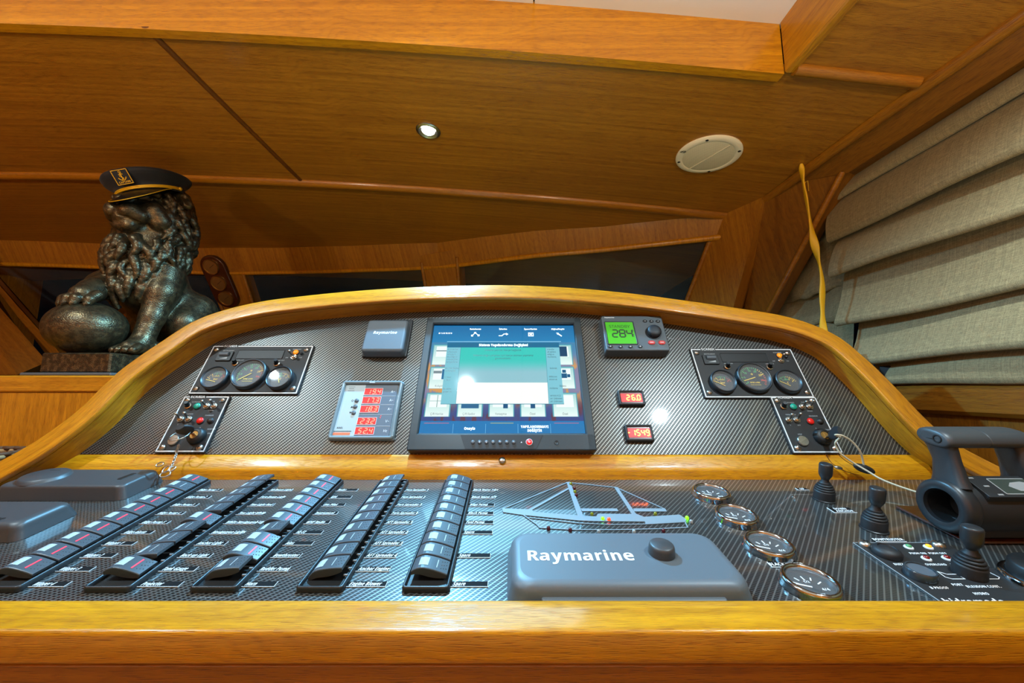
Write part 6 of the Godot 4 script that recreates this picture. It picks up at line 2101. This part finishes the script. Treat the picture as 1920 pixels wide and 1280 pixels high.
		for e in 2:
			if (e == 0 and not cap0) or (e == 1 and not cap1):
				continue
			var ring: PackedVector3Array = R[0] if e == 0 else R[R.size() - 1]
			var cc := Vector3.ZERO
			for p: Vector3 in ring:
				cc += p / N
			var nx := Vector3.ZERO
			for j in N:
				nx += (ring[j] - cc).cross(ring[(j + 1) % N] - cc)
			nx = nx.normalized()
			var other: PackedVector3Array = R[1] if e == 0 else R[R.size() - 2]
			var oc := Vector3.ZERO
			for p: Vector3 in other:
				oc += p / N
			if nx.dot(cc - oc) < 0.0 and cc.distance_to(oc) > 1e-7:
				nx = -nx
			for j in N:
				var a: Vector3 = ring[j]
				var b: Vector3 = ring[(j + 1) % N]
				tri(cc, a, b, nx, nx, nx, Vector2(cc.x, cc.y), Vector2(a.x, a.y), Vector2(b.x, b.y))
	func slab(w: float, h: float, z0: float, z1: float, r: float, bev: float, cx := 0.0, cy := 0.0, foot := 0.0, k := 4) -> void:
		# rounded rectangle standing along z with a rounded upper edge; foot widens its base
		var R := []
		var put := func(inset: float, z: float) -> void:
			var ring := PackedVector3Array()
			for p: Vector2 in Mb.rrect(w - 2.0 * inset, h - 2.0 * inset, r - inset, k):
				ring.append(Vector3(cx + p.x, cy + p.y, z))
			R.append(ring)
		put.call(-foot, z0)
		put.call(-foot, z0 + 0.0001)
		for i in 5:
			var a := PI * 0.5 * i / 4.0
			put.call(bev * (1.0 - cos(a)), z1 - bev + bev * sin(a))
		rings(R)
	func frame(w: float, h: float, t2: float, z0: float, z1: float, r: float, cx := 0.0, cy := 0.0) -> void:
		# a rounded rectangular ring with a half-round top
		var o := Mb.rrect(w - t2, h - t2, r, 4)
		var path := PackedVector3Array()
		for p: Vector2 in o:
			path.append(Vector3(cx + p.x, cy + p.y, z0))
		var N := path.size()
		var R := []
		for i in N:
			var d := (path[(i + 1) % N] - path[(i - 1 + N) % N]).normalized()
			var s := d.cross(Vector3.BACK)
			var ring := PackedVector3Array()
			for q: Vector2 in [Vector2(-0.5, 0), Vector2(-0.5, 0.55), Vector2(-0.36, 0.87), Vector2(0, 1), Vector2(0.36, 0.87), Vector2(0.5, 0.55), Vector2(0.5, 0)]:
				ring.append(path[i] + s * q.x * t2 + Vector3.BACK * q.y * (z1 - z0))
			R.append(ring)
		loop(R)
	func loop(R: Array) -> void:
		# open profiles joined around a closed path
		var N := R.size()
		var K: int = R[0].size()
		var nr := []
		for i in N:
			var row := PackedVector3Array()
			for j in K:
				var du: Vector3 = R[i][mini(j + 1, K - 1)] - R[i][maxi(j - 1, 0)]
				var dv: Vector3 = R[(i + 1) % N][j] - R[(i - 1 + N) % N][j]
				row.append(du.cross(dv).normalized())
			nr.append(row)
		var cm := Vector3.ZERO
		for p: Vector3 in R[0]:
			cm += p / K
		var f := 1.0 if nr[0][K / 2].dot(R[0][K / 2] - cm) > 0.0 else -1.0
		for i in N:
			var ii := (i + 1) % N
			for j in K - 1:
				tri(R[i][j], R[i][j + 1], R[ii][j + 1], nr[i][j] * f, nr[i][j + 1] * f, nr[ii][j + 1] * f)
				tri(R[i][j], R[ii][j + 1], R[ii][j], nr[i][j] * f, nr[ii][j + 1] * f, nr[ii][j] * f)
	func lathe(P: Array, segs := 32, smooth := 0.75, sx := 1.0, sy := 1.0) -> void:
		# profile of Vector2(radius, z) turned round z; neighbours bend smoothly below an angle
		var K := P.size()
		var sn := []
		for i in K - 1:
			var d: Vector2 = P[i + 1] - P[i]
			sn.append(Vector2(d.y, -d.x).normalized() if d.length_squared() > 0.0 else Vector2(1, 0))
		for i in K - 1:
			var n0: Vector2 = sn[i]
			var n1: Vector2 = sn[i]
			if i > 0 and sn[i].dot(sn[i - 1]) > smooth:
				n0 = (sn[i] + sn[i - 1]).normalized()
			if i < K - 2 and sn[i].dot(sn[i + 1]) > smooth:
				n1 = (sn[i] + sn[i + 1]).normalized()
			for j in segs:
				var a := TAU * j / segs
				var b := TAU * (j + 1) / segs
				var ca := Vector3(cos(a) * sx, sin(a) * sy, 0)
				var cb := Vector3(cos(b) * sx, sin(b) * sy, 0)
				var p0: Vector2 = P[i]
				var p1: Vector2 = P[i + 1]
				var A := ca * p0.x + Vector3.BACK * p0.y
				var B := cb * p0.x + Vector3.BACK * p0.y
				var C := cb * p1.x + Vector3.BACK * p1.y
				var D := ca * p1.x + Vector3.BACK * p1.y
				var na := ca * n0.x + Vector3.BACK * n0.y
				var nb := cb * n0.x + Vector3.BACK * n0.y
				var nc := cb * n1.x + Vector3.BACK * n1.y
				var nd := ca * n1.x + Vector3.BACK * n1.y
				if p0.x > 1e-7:
					tri(A, B, C, na, nb, nc, Vector2(A.x, A.y), Vector2(B.x, B.y), Vector2(C.x, C.y))
				if p1.x > 1e-7:
					tri(A, C, D, na, nc, nd, Vector2(A.x, A.y), Vector2(C.x, C.y), Vector2(D.x, D.y))
	func tube(P: PackedVector3Array, r: float, segs := 8, closed := false, r1 := -1.0) -> void:
		var N := P.size()
		var R := []
		var up := Vector3.ZERO
		var L := 0.0
		for i in N:
			var d := (P[(i + 1) % N] - P[(i - 1 + N) % N]) if closed else (P[mini(i + 1, N - 1)] - P[maxi(i - 1, 0)])
			d = d.normalized()
			if up == Vector3.ZERO:
				up = d.cross(Vector3.UP if absf(d.y) < 0.8 else Vector3.RIGHT).normalized()
			up = (up - d * up.dot(d)).normalized()
			var s := d.cross(up)
			var rr := r if r1 < 0.0 else lerpf(r, r1, float(i) / (N - 1))
			var ring := PackedVector3Array()
			for j in segs:
				var a := TAU * j / segs
				ring.append(P[i] + (up * cos(a) + s * sin(a)) * rr)
			R.append(ring)
		if closed:
			R.append(R[0])
			rings(R, false, false)
		else:
			rings(R)
	func sweep(P: PackedVector3Array, prof: PackedVector2Array, nrm: PackedVector2Array, side: Array, up: Vector3, caps := true) -> void:
		# closed profile (x along side, y along up) carried along a path, grain along the path
		var N := P.size()
		var K := prof.size()
		var L := 0.0
		for i in N - 1:
			var dl := P[i].distance_to(P[i + 1])
			var acc := 0.0
			for j in K:
				var k := (j + 1) % K
				var e := prof[j].distance_to(prof[k])
				var s0: Vector3 = side[i]
				var s1: Vector3 = side[i + 1]
				# nrm holds two normals per edge
				tri(P[i] + s0 * prof[j].x + up * prof[j].y, P[i] + s0 * prof[k].x + up * prof[k].y, P[i + 1] + s1 * prof[k].x + up * prof[k].y, s0 * nrm[2 * j].x + up * nrm[2 * j].y, s0 * nrm[2 * j + 1].x + up * nrm[2 * j + 1].y, s1 * nrm[2 * j + 1].x + up * nrm[2 * j + 1].y, Vector2(L, acc), Vector2(L, acc + e), Vector2(L + dl, acc + e))
				tri(P[i] + s0 * prof[j].x + up * prof[j].y, P[i + 1] + s1 * prof[k].x + up * prof[k].y, P[i + 1] + s1 * prof[j].x + up * prof[j].y, s0 * nrm[2 * j].x + up * nrm[2 * j].y, s1 * nrm[2 * j + 1].x + up * nrm[2 * j + 1].y, s1 * nrm[2 * j].x + up * nrm[2 * j].y, Vector2(L, acc), Vector2(L + dl, acc + e), Vector2(L + dl, acc))
				acc += e
			L += dl
		if caps:
			var idx := Geometry2D.triangulate_polygon(prof)
			for e2 in 2:
				var i2 := 0 if e2 == 0 else N - 1
				var dd := (P[0] - P[1]).normalized() if e2 == 0 else (P[N - 1] - P[N - 2]).normalized()
				for q in range(0, idx.size(), 3):
					var w := []
					for z in 3:
						var s2: Vector3 = side[i2]
						w.append(P[i2] + s2 * prof[idx[q + z]].x + up * prof[idx[q + z]].y)
					tri(w[0], w[1], w[2], dd, dd, dd, prof[idx[q]], prof[idx[q + 1]], prof[idx[q + 2]])
	func prism(poly: PackedVector2Array, z0: float, z1: float, bev := 0.0) -> void:
		# flat plate of any outline along z
		var idx := Geometry2D.triangulate_polygon(poly)
		for q in range(0, idx.size(), 3):
			for e in 2:
				var z := z0 if e == 0 else z1
				var nn := Vector3.FORWARD if e == 0 else Vector3.BACK
				var a := poly[idx[q]]
				var b := poly[idx[q + 1]]
				var c := poly[idx[q + 2]]
				tri(Vector3(a.x, a.y, z), Vector3(b.x, b.y, z), Vector3(c.x, c.y, z), nn, nn, nn, a, b, c)
		var cw := Geometry2D.is_polygon_clockwise(poly)
		var L := 0.0
		for i in poly.size():
			var a2 := poly[i]
			var b2 := poly[(i + 1) % poly.size()]
			var d := (b2 - a2)
			var o := Vector3(d.y, -d.x, 0).normalized() * (-1.0 if cw else 1.0)
			quad(Vector3(a2.x, a2.y, z0), Vector3(b2.x, b2.y, z0), Vector3(b2.x, b2.y, z1), Vector3(a2.x, a2.y, z1), o, Vector3(d.x, d.y, 0))
	func line(P: PackedVector2Array, w: float, z0: float, z1: float, closed := false) -> void:
		# a raised band along a polyline
		var N := P.size()
		for i in (N if closed else N - 1):
			var a := P[i]
			var b := P[(i + 1) % N]
			var d := (b - a).normalized()
			var s := Vector2(-d.y, d.x) * w * 0.5
			var e := d * w * 0.35
			prism(PackedVector2Array([a - e - s, b + e - s, b + e + s, a - e + s]), z0, z1)
	func grid(f: Callable, nu: int, nv: int, out: Vector3, us := 1.0, vs := 1.0) -> void:
		# smooth patch f(u, v); out says roughly which side is the front
		var P := []
		for i in nu + 1:
			var row := PackedVector3Array()
			for j in nv + 1:
				row.append(f.call(float(i) / nu, float(j) / nv))
			P.append(row)
		var nn := []
		for i in nu + 1:
			var row2 := PackedVector3Array()
			for j in nv + 1:
				var du: Vector3 = P[mini(i + 1, nu)][j] - P[maxi(i - 1, 0)][j]
				var dv: Vector3 = P[i][mini(j + 1, nv)] - P[i][maxi(j - 1, 0)]
				row2.append(du.cross(dv).normalized())
			nn.append(row2)
		var sg := 0.0
		for row3: PackedVector3Array in nn:
			for q: Vector3 in row3:
				sg += q.dot(out)
		var f2 := 1.0 if sg >= 0.0 else -1.0
		for i in nu:
			for j in nv:
				var a := Vector2(float(i) / nu * us, float(j) / nv * vs)
				var b := Vector2(float(i + 1) / nu * us, float(j + 1) / nv * vs)
				tri(P[i][j], P[i + 1][j], P[i + 1][j + 1], nn[i][j] * f2, nn[i + 1][j] * f2, nn[i + 1][j + 1] * f2, a, Vector2(b.x, a.y), b)
				tri(P[i][j], P[i + 1][j + 1], P[i][j + 1], nn[i][j] * f2, nn[i + 1][j + 1] * f2, nn[i][j + 1] * f2, a, b, Vector2(a.x, b.y))
	func ball(c: Vector3, r: Vector3, ring := 10, seg := 14) -> void:
		for i in ring:
			for j in seg:
				var q := []
				for k: Vector2i in [Vector2i(i, j), Vector2i(i + 1, j), Vector2i(i + 1, j + 1), Vector2i(i, j + 1)]:
					var th := PI * k.x / ring
					var ph := TAU * k.y / seg
					q.append(Vector3(sin(th) * cos(ph), cos(th), sin(th) * sin(ph)))
				if i > 0:
					tri(c + r * q[0], c + r * q[1], c + r * q[3], q[0] / r, q[1] / r, q[3] / r)
				if i < ring - 1:
					tri(c + r * q[1], c + r * q[2], c + r * q[3], q[1] / r, q[2] / r, q[3] / r)

static func spline(P: PackedVector2Array, k := 6) -> PackedVector2Array:
	var o := PackedVector2Array()
	for i in P.size() - 1:
		for j in k:
			o.append(P[i].cubic_interpolate(P[i + 1], P[maxi(i - 1, 0)], P[mini(i + 2, P.size() - 1)], float(j) / k))
	o.append(P[P.size() - 1])
	return o

static func spline3(P: PackedVector3Array, k := 6) -> PackedVector3Array:
	var o := PackedVector3Array()
	for i in P.size() - 1:
		for j in k:
			o.append(P[i].cubic_interpolate(P[i + 1], P[maxi(i - 1, 0)], P[mini(i + 2, P.size() - 1)], float(j) / k))
	o.append(P[P.size() - 1])
	return o

func mesh_of(pairs: Array) -> ArrayMesh:
	# pairs of [Mb, material] become the surfaces of one mesh
	var am := ArrayMesh.new()
	for q: Array in pairs:
		var b: Mb = q[0]
		if b.v.is_empty():
			continue
		var a := []
		a.resize(Mesh.ARRAY_MAX)
		a[Mesh.ARRAY_VERTEX] = b.v
		a[Mesh.ARRAY_NORMAL] = b.n
		a[Mesh.ARRAY_TEX_UV] = b.t
		am.add_surface_from_arrays(Mesh.PRIMITIVE_TRIANGLES, a)
		am.surface_set_material(am.get_surface_count() - 1, q[1])
	return am

func put(called: String, mesh: Mesh, parent: Node, at := Transform3D.IDENTITY) -> MeshInstance3D:
	var o := MeshInstance3D.new()
	o.name = called
	o.mesh = mesh
	o.transform = at
	o.cast_shadow = GeometryInstance3D.SHADOW_CASTING_SETTING_ON
	parent.add_child(o, true)
	number(o, called)
	return o

func part(called: String, b: Mb, mat: Material, parent: Node, at := Transform3D.IDENTITY) -> MeshInstance3D:
	return put(called, mesh_of([[b, mat]]), parent, at)

var taken := {}
func number(o: Node, called: String) -> void:
	# the first keeps the plain name, repeats under one parent take _001, _002 ...
	var key := "%d/%s" % [o.get_parent().get_instance_id(), called]
	var k: int = taken.get(key, 0)
	taken[key] = k + 1
	o.name = called if k == 0 else "%s_%03d" % [called, k]

func thing(called: String, label: String, category: String, at := Transform3D.IDENTITY, group := "") -> Node3D:
	var o := Node3D.new()
	o.name = called
	o.transform = at
	add_child(o, true)
	number(o, called)
	return tag(o, label, category, group)

func tag(o: Node3D, label: String, category: String, group := "") -> Node3D:
	o.set_meta("label", label)
	o.set_meta("category", category)
	if group:
		o.set_meta("group", group)
	return o

func setting(called: String, label: String, category := "") -> Node3D:
	var o := Node3D.new()
	o.name = called
	add_child(o, true)
	number(o, called)
	o.set_meta("kind", "structure")
	o.set_meta("label", label)
	o.set_meta("category", category if category else called.get_slice("_", 0))
	return o

var fonts := {}
func text(b: Mb, s: String, h: float, x: float, y: float, z: float, align := 0, slant := 0.0, stretch := 1.0, bold := true, serif := false) -> float:
	# flat lettering with capitals h high, laid on the plane z; returns its width
	var key := "%s%s" % [bold, serif]
	if not fonts.has(key):
		var f := SystemFont.new()
		f.font_names = PackedStringArray(["Droid Serif" if serif else "Droid Sans"])
		f.font_weight = 700 if bold else 400
		fonts[key] = f
	var tm := TextMesh.new()
	tm.font = fonts[key]
	tm.text = s
	tm.font_size = 32
	tm.pixel_size = h / 23.0
	tm.depth = 0.0
	tm.curve_step = 3.0
	tm.horizontal_alignment = HORIZONTAL_ALIGNMENT_LEFT
	tm.vertical_alignment = VERTICAL_ALIGNMENT_CENTER
	if tm.get_surface_count() == 0:
		return 0.0
	var a := tm.surface_get_arrays(0)
	var V: PackedVector3Array = a[Mesh.ARRAY_VERTEX]
	var I = a[Mesh.ARRAY_INDEX]
	var idx: PackedInt32Array = I if I != null else PackedInt32Array(range(V.size()))
	var lo := 1e9
	var hi := -1e9
	for p in V:
		lo = minf(lo, p.x)
		hi = maxf(hi, p.x)
	var w := (hi - lo) * stretch
	var x0 := x - (0.0 if align < 0 else (w * 0.5 if align == 0 else w))
	for q in range(0, idx.size(), 3):
		var P := []
		for k in 3:
			var p: Vector3 = V[idx[q + k]]
			P.append(Vector3(x0 + (p.x - lo) * stretch + p.y * slant, y + p.y, z))
		b.tri(P[0], P[1], P[2], Vector3.BACK, Vector3.BACK, Vector3.BACK)
	return w

const SEG := {"0": 63, "1": 6, "2": 91, "3": 79, "4": 102, "5": 109, "6": 125, "7": 7, "8": 127, "9": 111, "-": 64, " ": 0}
func digits(b: Mb, s: String, h: float, x: float, y: float, z: float, pitch: float, slant := 0.12, w := 0.55, tk := 0.13) -> void:
	# seven-segment figures, y at their foot
	var k := 0
	for i in s.length():
		var ch := s[i]
		if ch == ".":
			var px := x + pitch * k - pitch * 0.16
			b.prism(PackedVector2Array([Vector2(px, y), Vector2(px + h * tk, y), Vector2(px + h * tk, y + h * tk), Vector2(px, y + h * tk)]), z, z + 0.0002)
			continue
		var bits: int = SEG[ch]
		var W := h * w
		var c := Vector2(x + pitch * k, y)
		var T := h * tk
		var seg := [[Vector2(0, 1), Vector2(1, 1)], [Vector2(1, 1), Vector2(1, 0.5)], [Vector2(1, 0.5), Vector2(1, 0)], [Vector2(0, 0), Vector2(1, 0)], [Vector2(0, 0.5), Vector2(0, 0)], [Vector2(0, 1), Vector2(0, 0.5)], [Vector2(0, 0.5), Vector2(1, 0.5)]]
		for g in 7:
			if bits & (1 << g):
				var p0: Vector2 = seg[g][0] * Vector2(W - T, h - T) + Vector2(T, T) * 0.5
				var p1: Vector2 = seg[g][1] * Vector2(W - T, h - T) + Vector2(T, T) * 0.5
				var d := (p1 - p0).normalized()
				var nn := Vector2(-d.y, d.x) * T * 0.5
				var e := d * T * 0.5
				var poly := PackedVector2Array()
				for q: Vector2 in [p0 + e * 0.2, p0 + e + nn, p1 - e + nn, p1 - e * 0.2, p1 - e - nn, p0 + e - nn]:
					poly.append(c + q + Vector2(q.y * slant, 0))
				b.prism(poly, z, z + 0.0002)
		k += 1

func mat(col: Color, rough := 0.5, metal := 0.0, spec := 0.5) -> StandardMaterial3D:
	var m := StandardMaterial3D.new()
	m.albedo_color = col
	m.roughness = rough
	m.metallic = metal
	m.metallic_specular = spec
	return m

func glow(col: Color, e: float) -> StandardMaterial3D:
	var m := mat(col, 0.4)
	m.emission_enabled = true
	m.emission = col
	m.emission_energy_multiplier = e
	return m

func glass_pane(col := Color(1, 1, 1, 0.06), rough := 0.03) -> StandardMaterial3D:
	var m := mat(col, rough)
	m.transparency = BaseMaterial3D.TRANSPARENCY_ALPHA
	return m

# ---------------------------------------------------------------- textures
func noise_image(w: int, h: int, freq: float, sd: int, oct := 3) -> Image:
	var f := FastNoiseLite.new()
	f.seed = sd
	f.noise_type = FastNoiseLite.TYPE_SIMPLEX_SMOOTH
	f.frequency = freq
	f.fractal_octaves = oct
	var im := f.get_seamless_image(w, h)
	im.convert(Image.FORMAT_L8)
	return im

func wood_images() -> Array:
	# oak veneer, grain along u: [colour, relief], 1 m by 0.5 m
	var W := 1024
	var H := 1024
	var a := noise_image(32, 1024, 0.02, 3, 4)      # broad streaks
	a.resize(W, H, Image.INTERPOLATE_CUBIC)
	var b := noise_image(96, 1024, 0.30, 5, 2)      # pores: short dashes
	b.resize(W, H, Image.INTERPOLATE_CUBIC)
	var c := noise_image(64, 64, 0.05, 9, 2)        # slow change of tone
	c.resize(W, H, Image.INTERPOLATE_CUBIC)
	var d := noise_image(24, 512, 0.06, 13, 2)
	d.resize(W, H, Image.INTERPOLATE_CUBIC)
	var A := a.get_data()
	var B := b.get_data()
	var C := c.get_data()
	var D := d.get_data()
	var out := PackedByteArray()
	out.resize(W * H * 3)
	var hgt := PackedByteArray()
	hgt.resize(W * H)
	for i in W * H:
		var s := A[i] / 255.0
		var p := B[i] / 255.0
		var q := C[i] / 255.0
		var r := D[i] / 255.0
		var ringv := 0.5 + 0.5 * sin(float(i / W) * 0.11 + q * 26.0 + s * 5.0)
		var k := 0.88 + 0.15 * (s - 0.5) + 0.05 * (q - 0.5) - 0.05 * pow(ringv, 4.0) + 0.10 * (r - 0.5)
		var pore := smoothstep(0.60, 0.78, p)
		k -= 0.17 * pore
		k = clampf(k, 0.0, 1.0)
		var dk := 1.0 - k
		out[i * 3] = int(255.0 * clampf(k + dk * 0.12, 0.0, 1.0))
		out[i * 3 + 1] = int(255.0 * clampf(k - dk * 0.10, 0.0, 1.0))
		out[i * 3 + 2] = int(255.0 * clampf(k - dk * 0.35, 0.0, 1.0))
		hgt[i] = int(255.0 * (1.0 - 0.8 * pore))
	return [Image.create_from_data(W, H, false, Image.FORMAT_RGB8, out), Image.create_from_data(W, H, false, Image.FORMAT_L8, hgt)]

var wood_tex: Texture2D
var wood_hgt: Texture2D
func wood(col: Color, rough := 0.35, scale := Vector2(1.0, 2.0), coat := 0.0, relief := 0.02) -> StandardMaterial3D:
	var m := mat(col, rough)
	m.albedo_texture = wood_tex
	m.uv1_scale = Vector3(scale.x, scale.y, 1)
	m.heightmap_enabled = relief > 0.0
	m.heightmap_texture = wood_hgt
	m.heightmap_scale = relief
	if coat > 0.0:
		m.clearcoat_enabled = true
		m.clearcoat = coat
		m.clearcoat_roughness = 0.12
	return m

func weave_material(rough: float, spec: float) -> StandardMaterial3D:
	# printed laminate: pale diagonal lines with rows of dark dashes between them
	var n := 64
	var im := Image.create(n, n, false, Image.FORMAT_RGB8)
	var me := Image.create(n, n, false, Image.FORMAT_L8)
	for y in n:
		for x in n:
			var a := float(x) / n
			var b := float(y) / n
			var c := Color(0.56, 0.57, 0.56)
			var k := 0.8
			if b > 0.28:
				var f := fposmod(a + b * 0.62, 1.0)
				c = Color(0.05, 0.055, 0.06) if f < 0.56 else Color(0.33, 0.335, 0.33)
				k = 0.0 if f < 0.56 else 0.5
			im.set_pixel(x, y, c)
			me.set_pixel(x, y, Color(k, k, k))
	var m := mat(Color(1, 1, 1), rough, 1.0, spec)
	m.albedo_texture = ImageTexture.create_from_image(im)
	m.metallic_texture = ImageTexture.create_from_image(me)
	m.uv1_scale = Vector3(1.0 / 0.0036, 1.0 / 0.0056, 1)
	return m
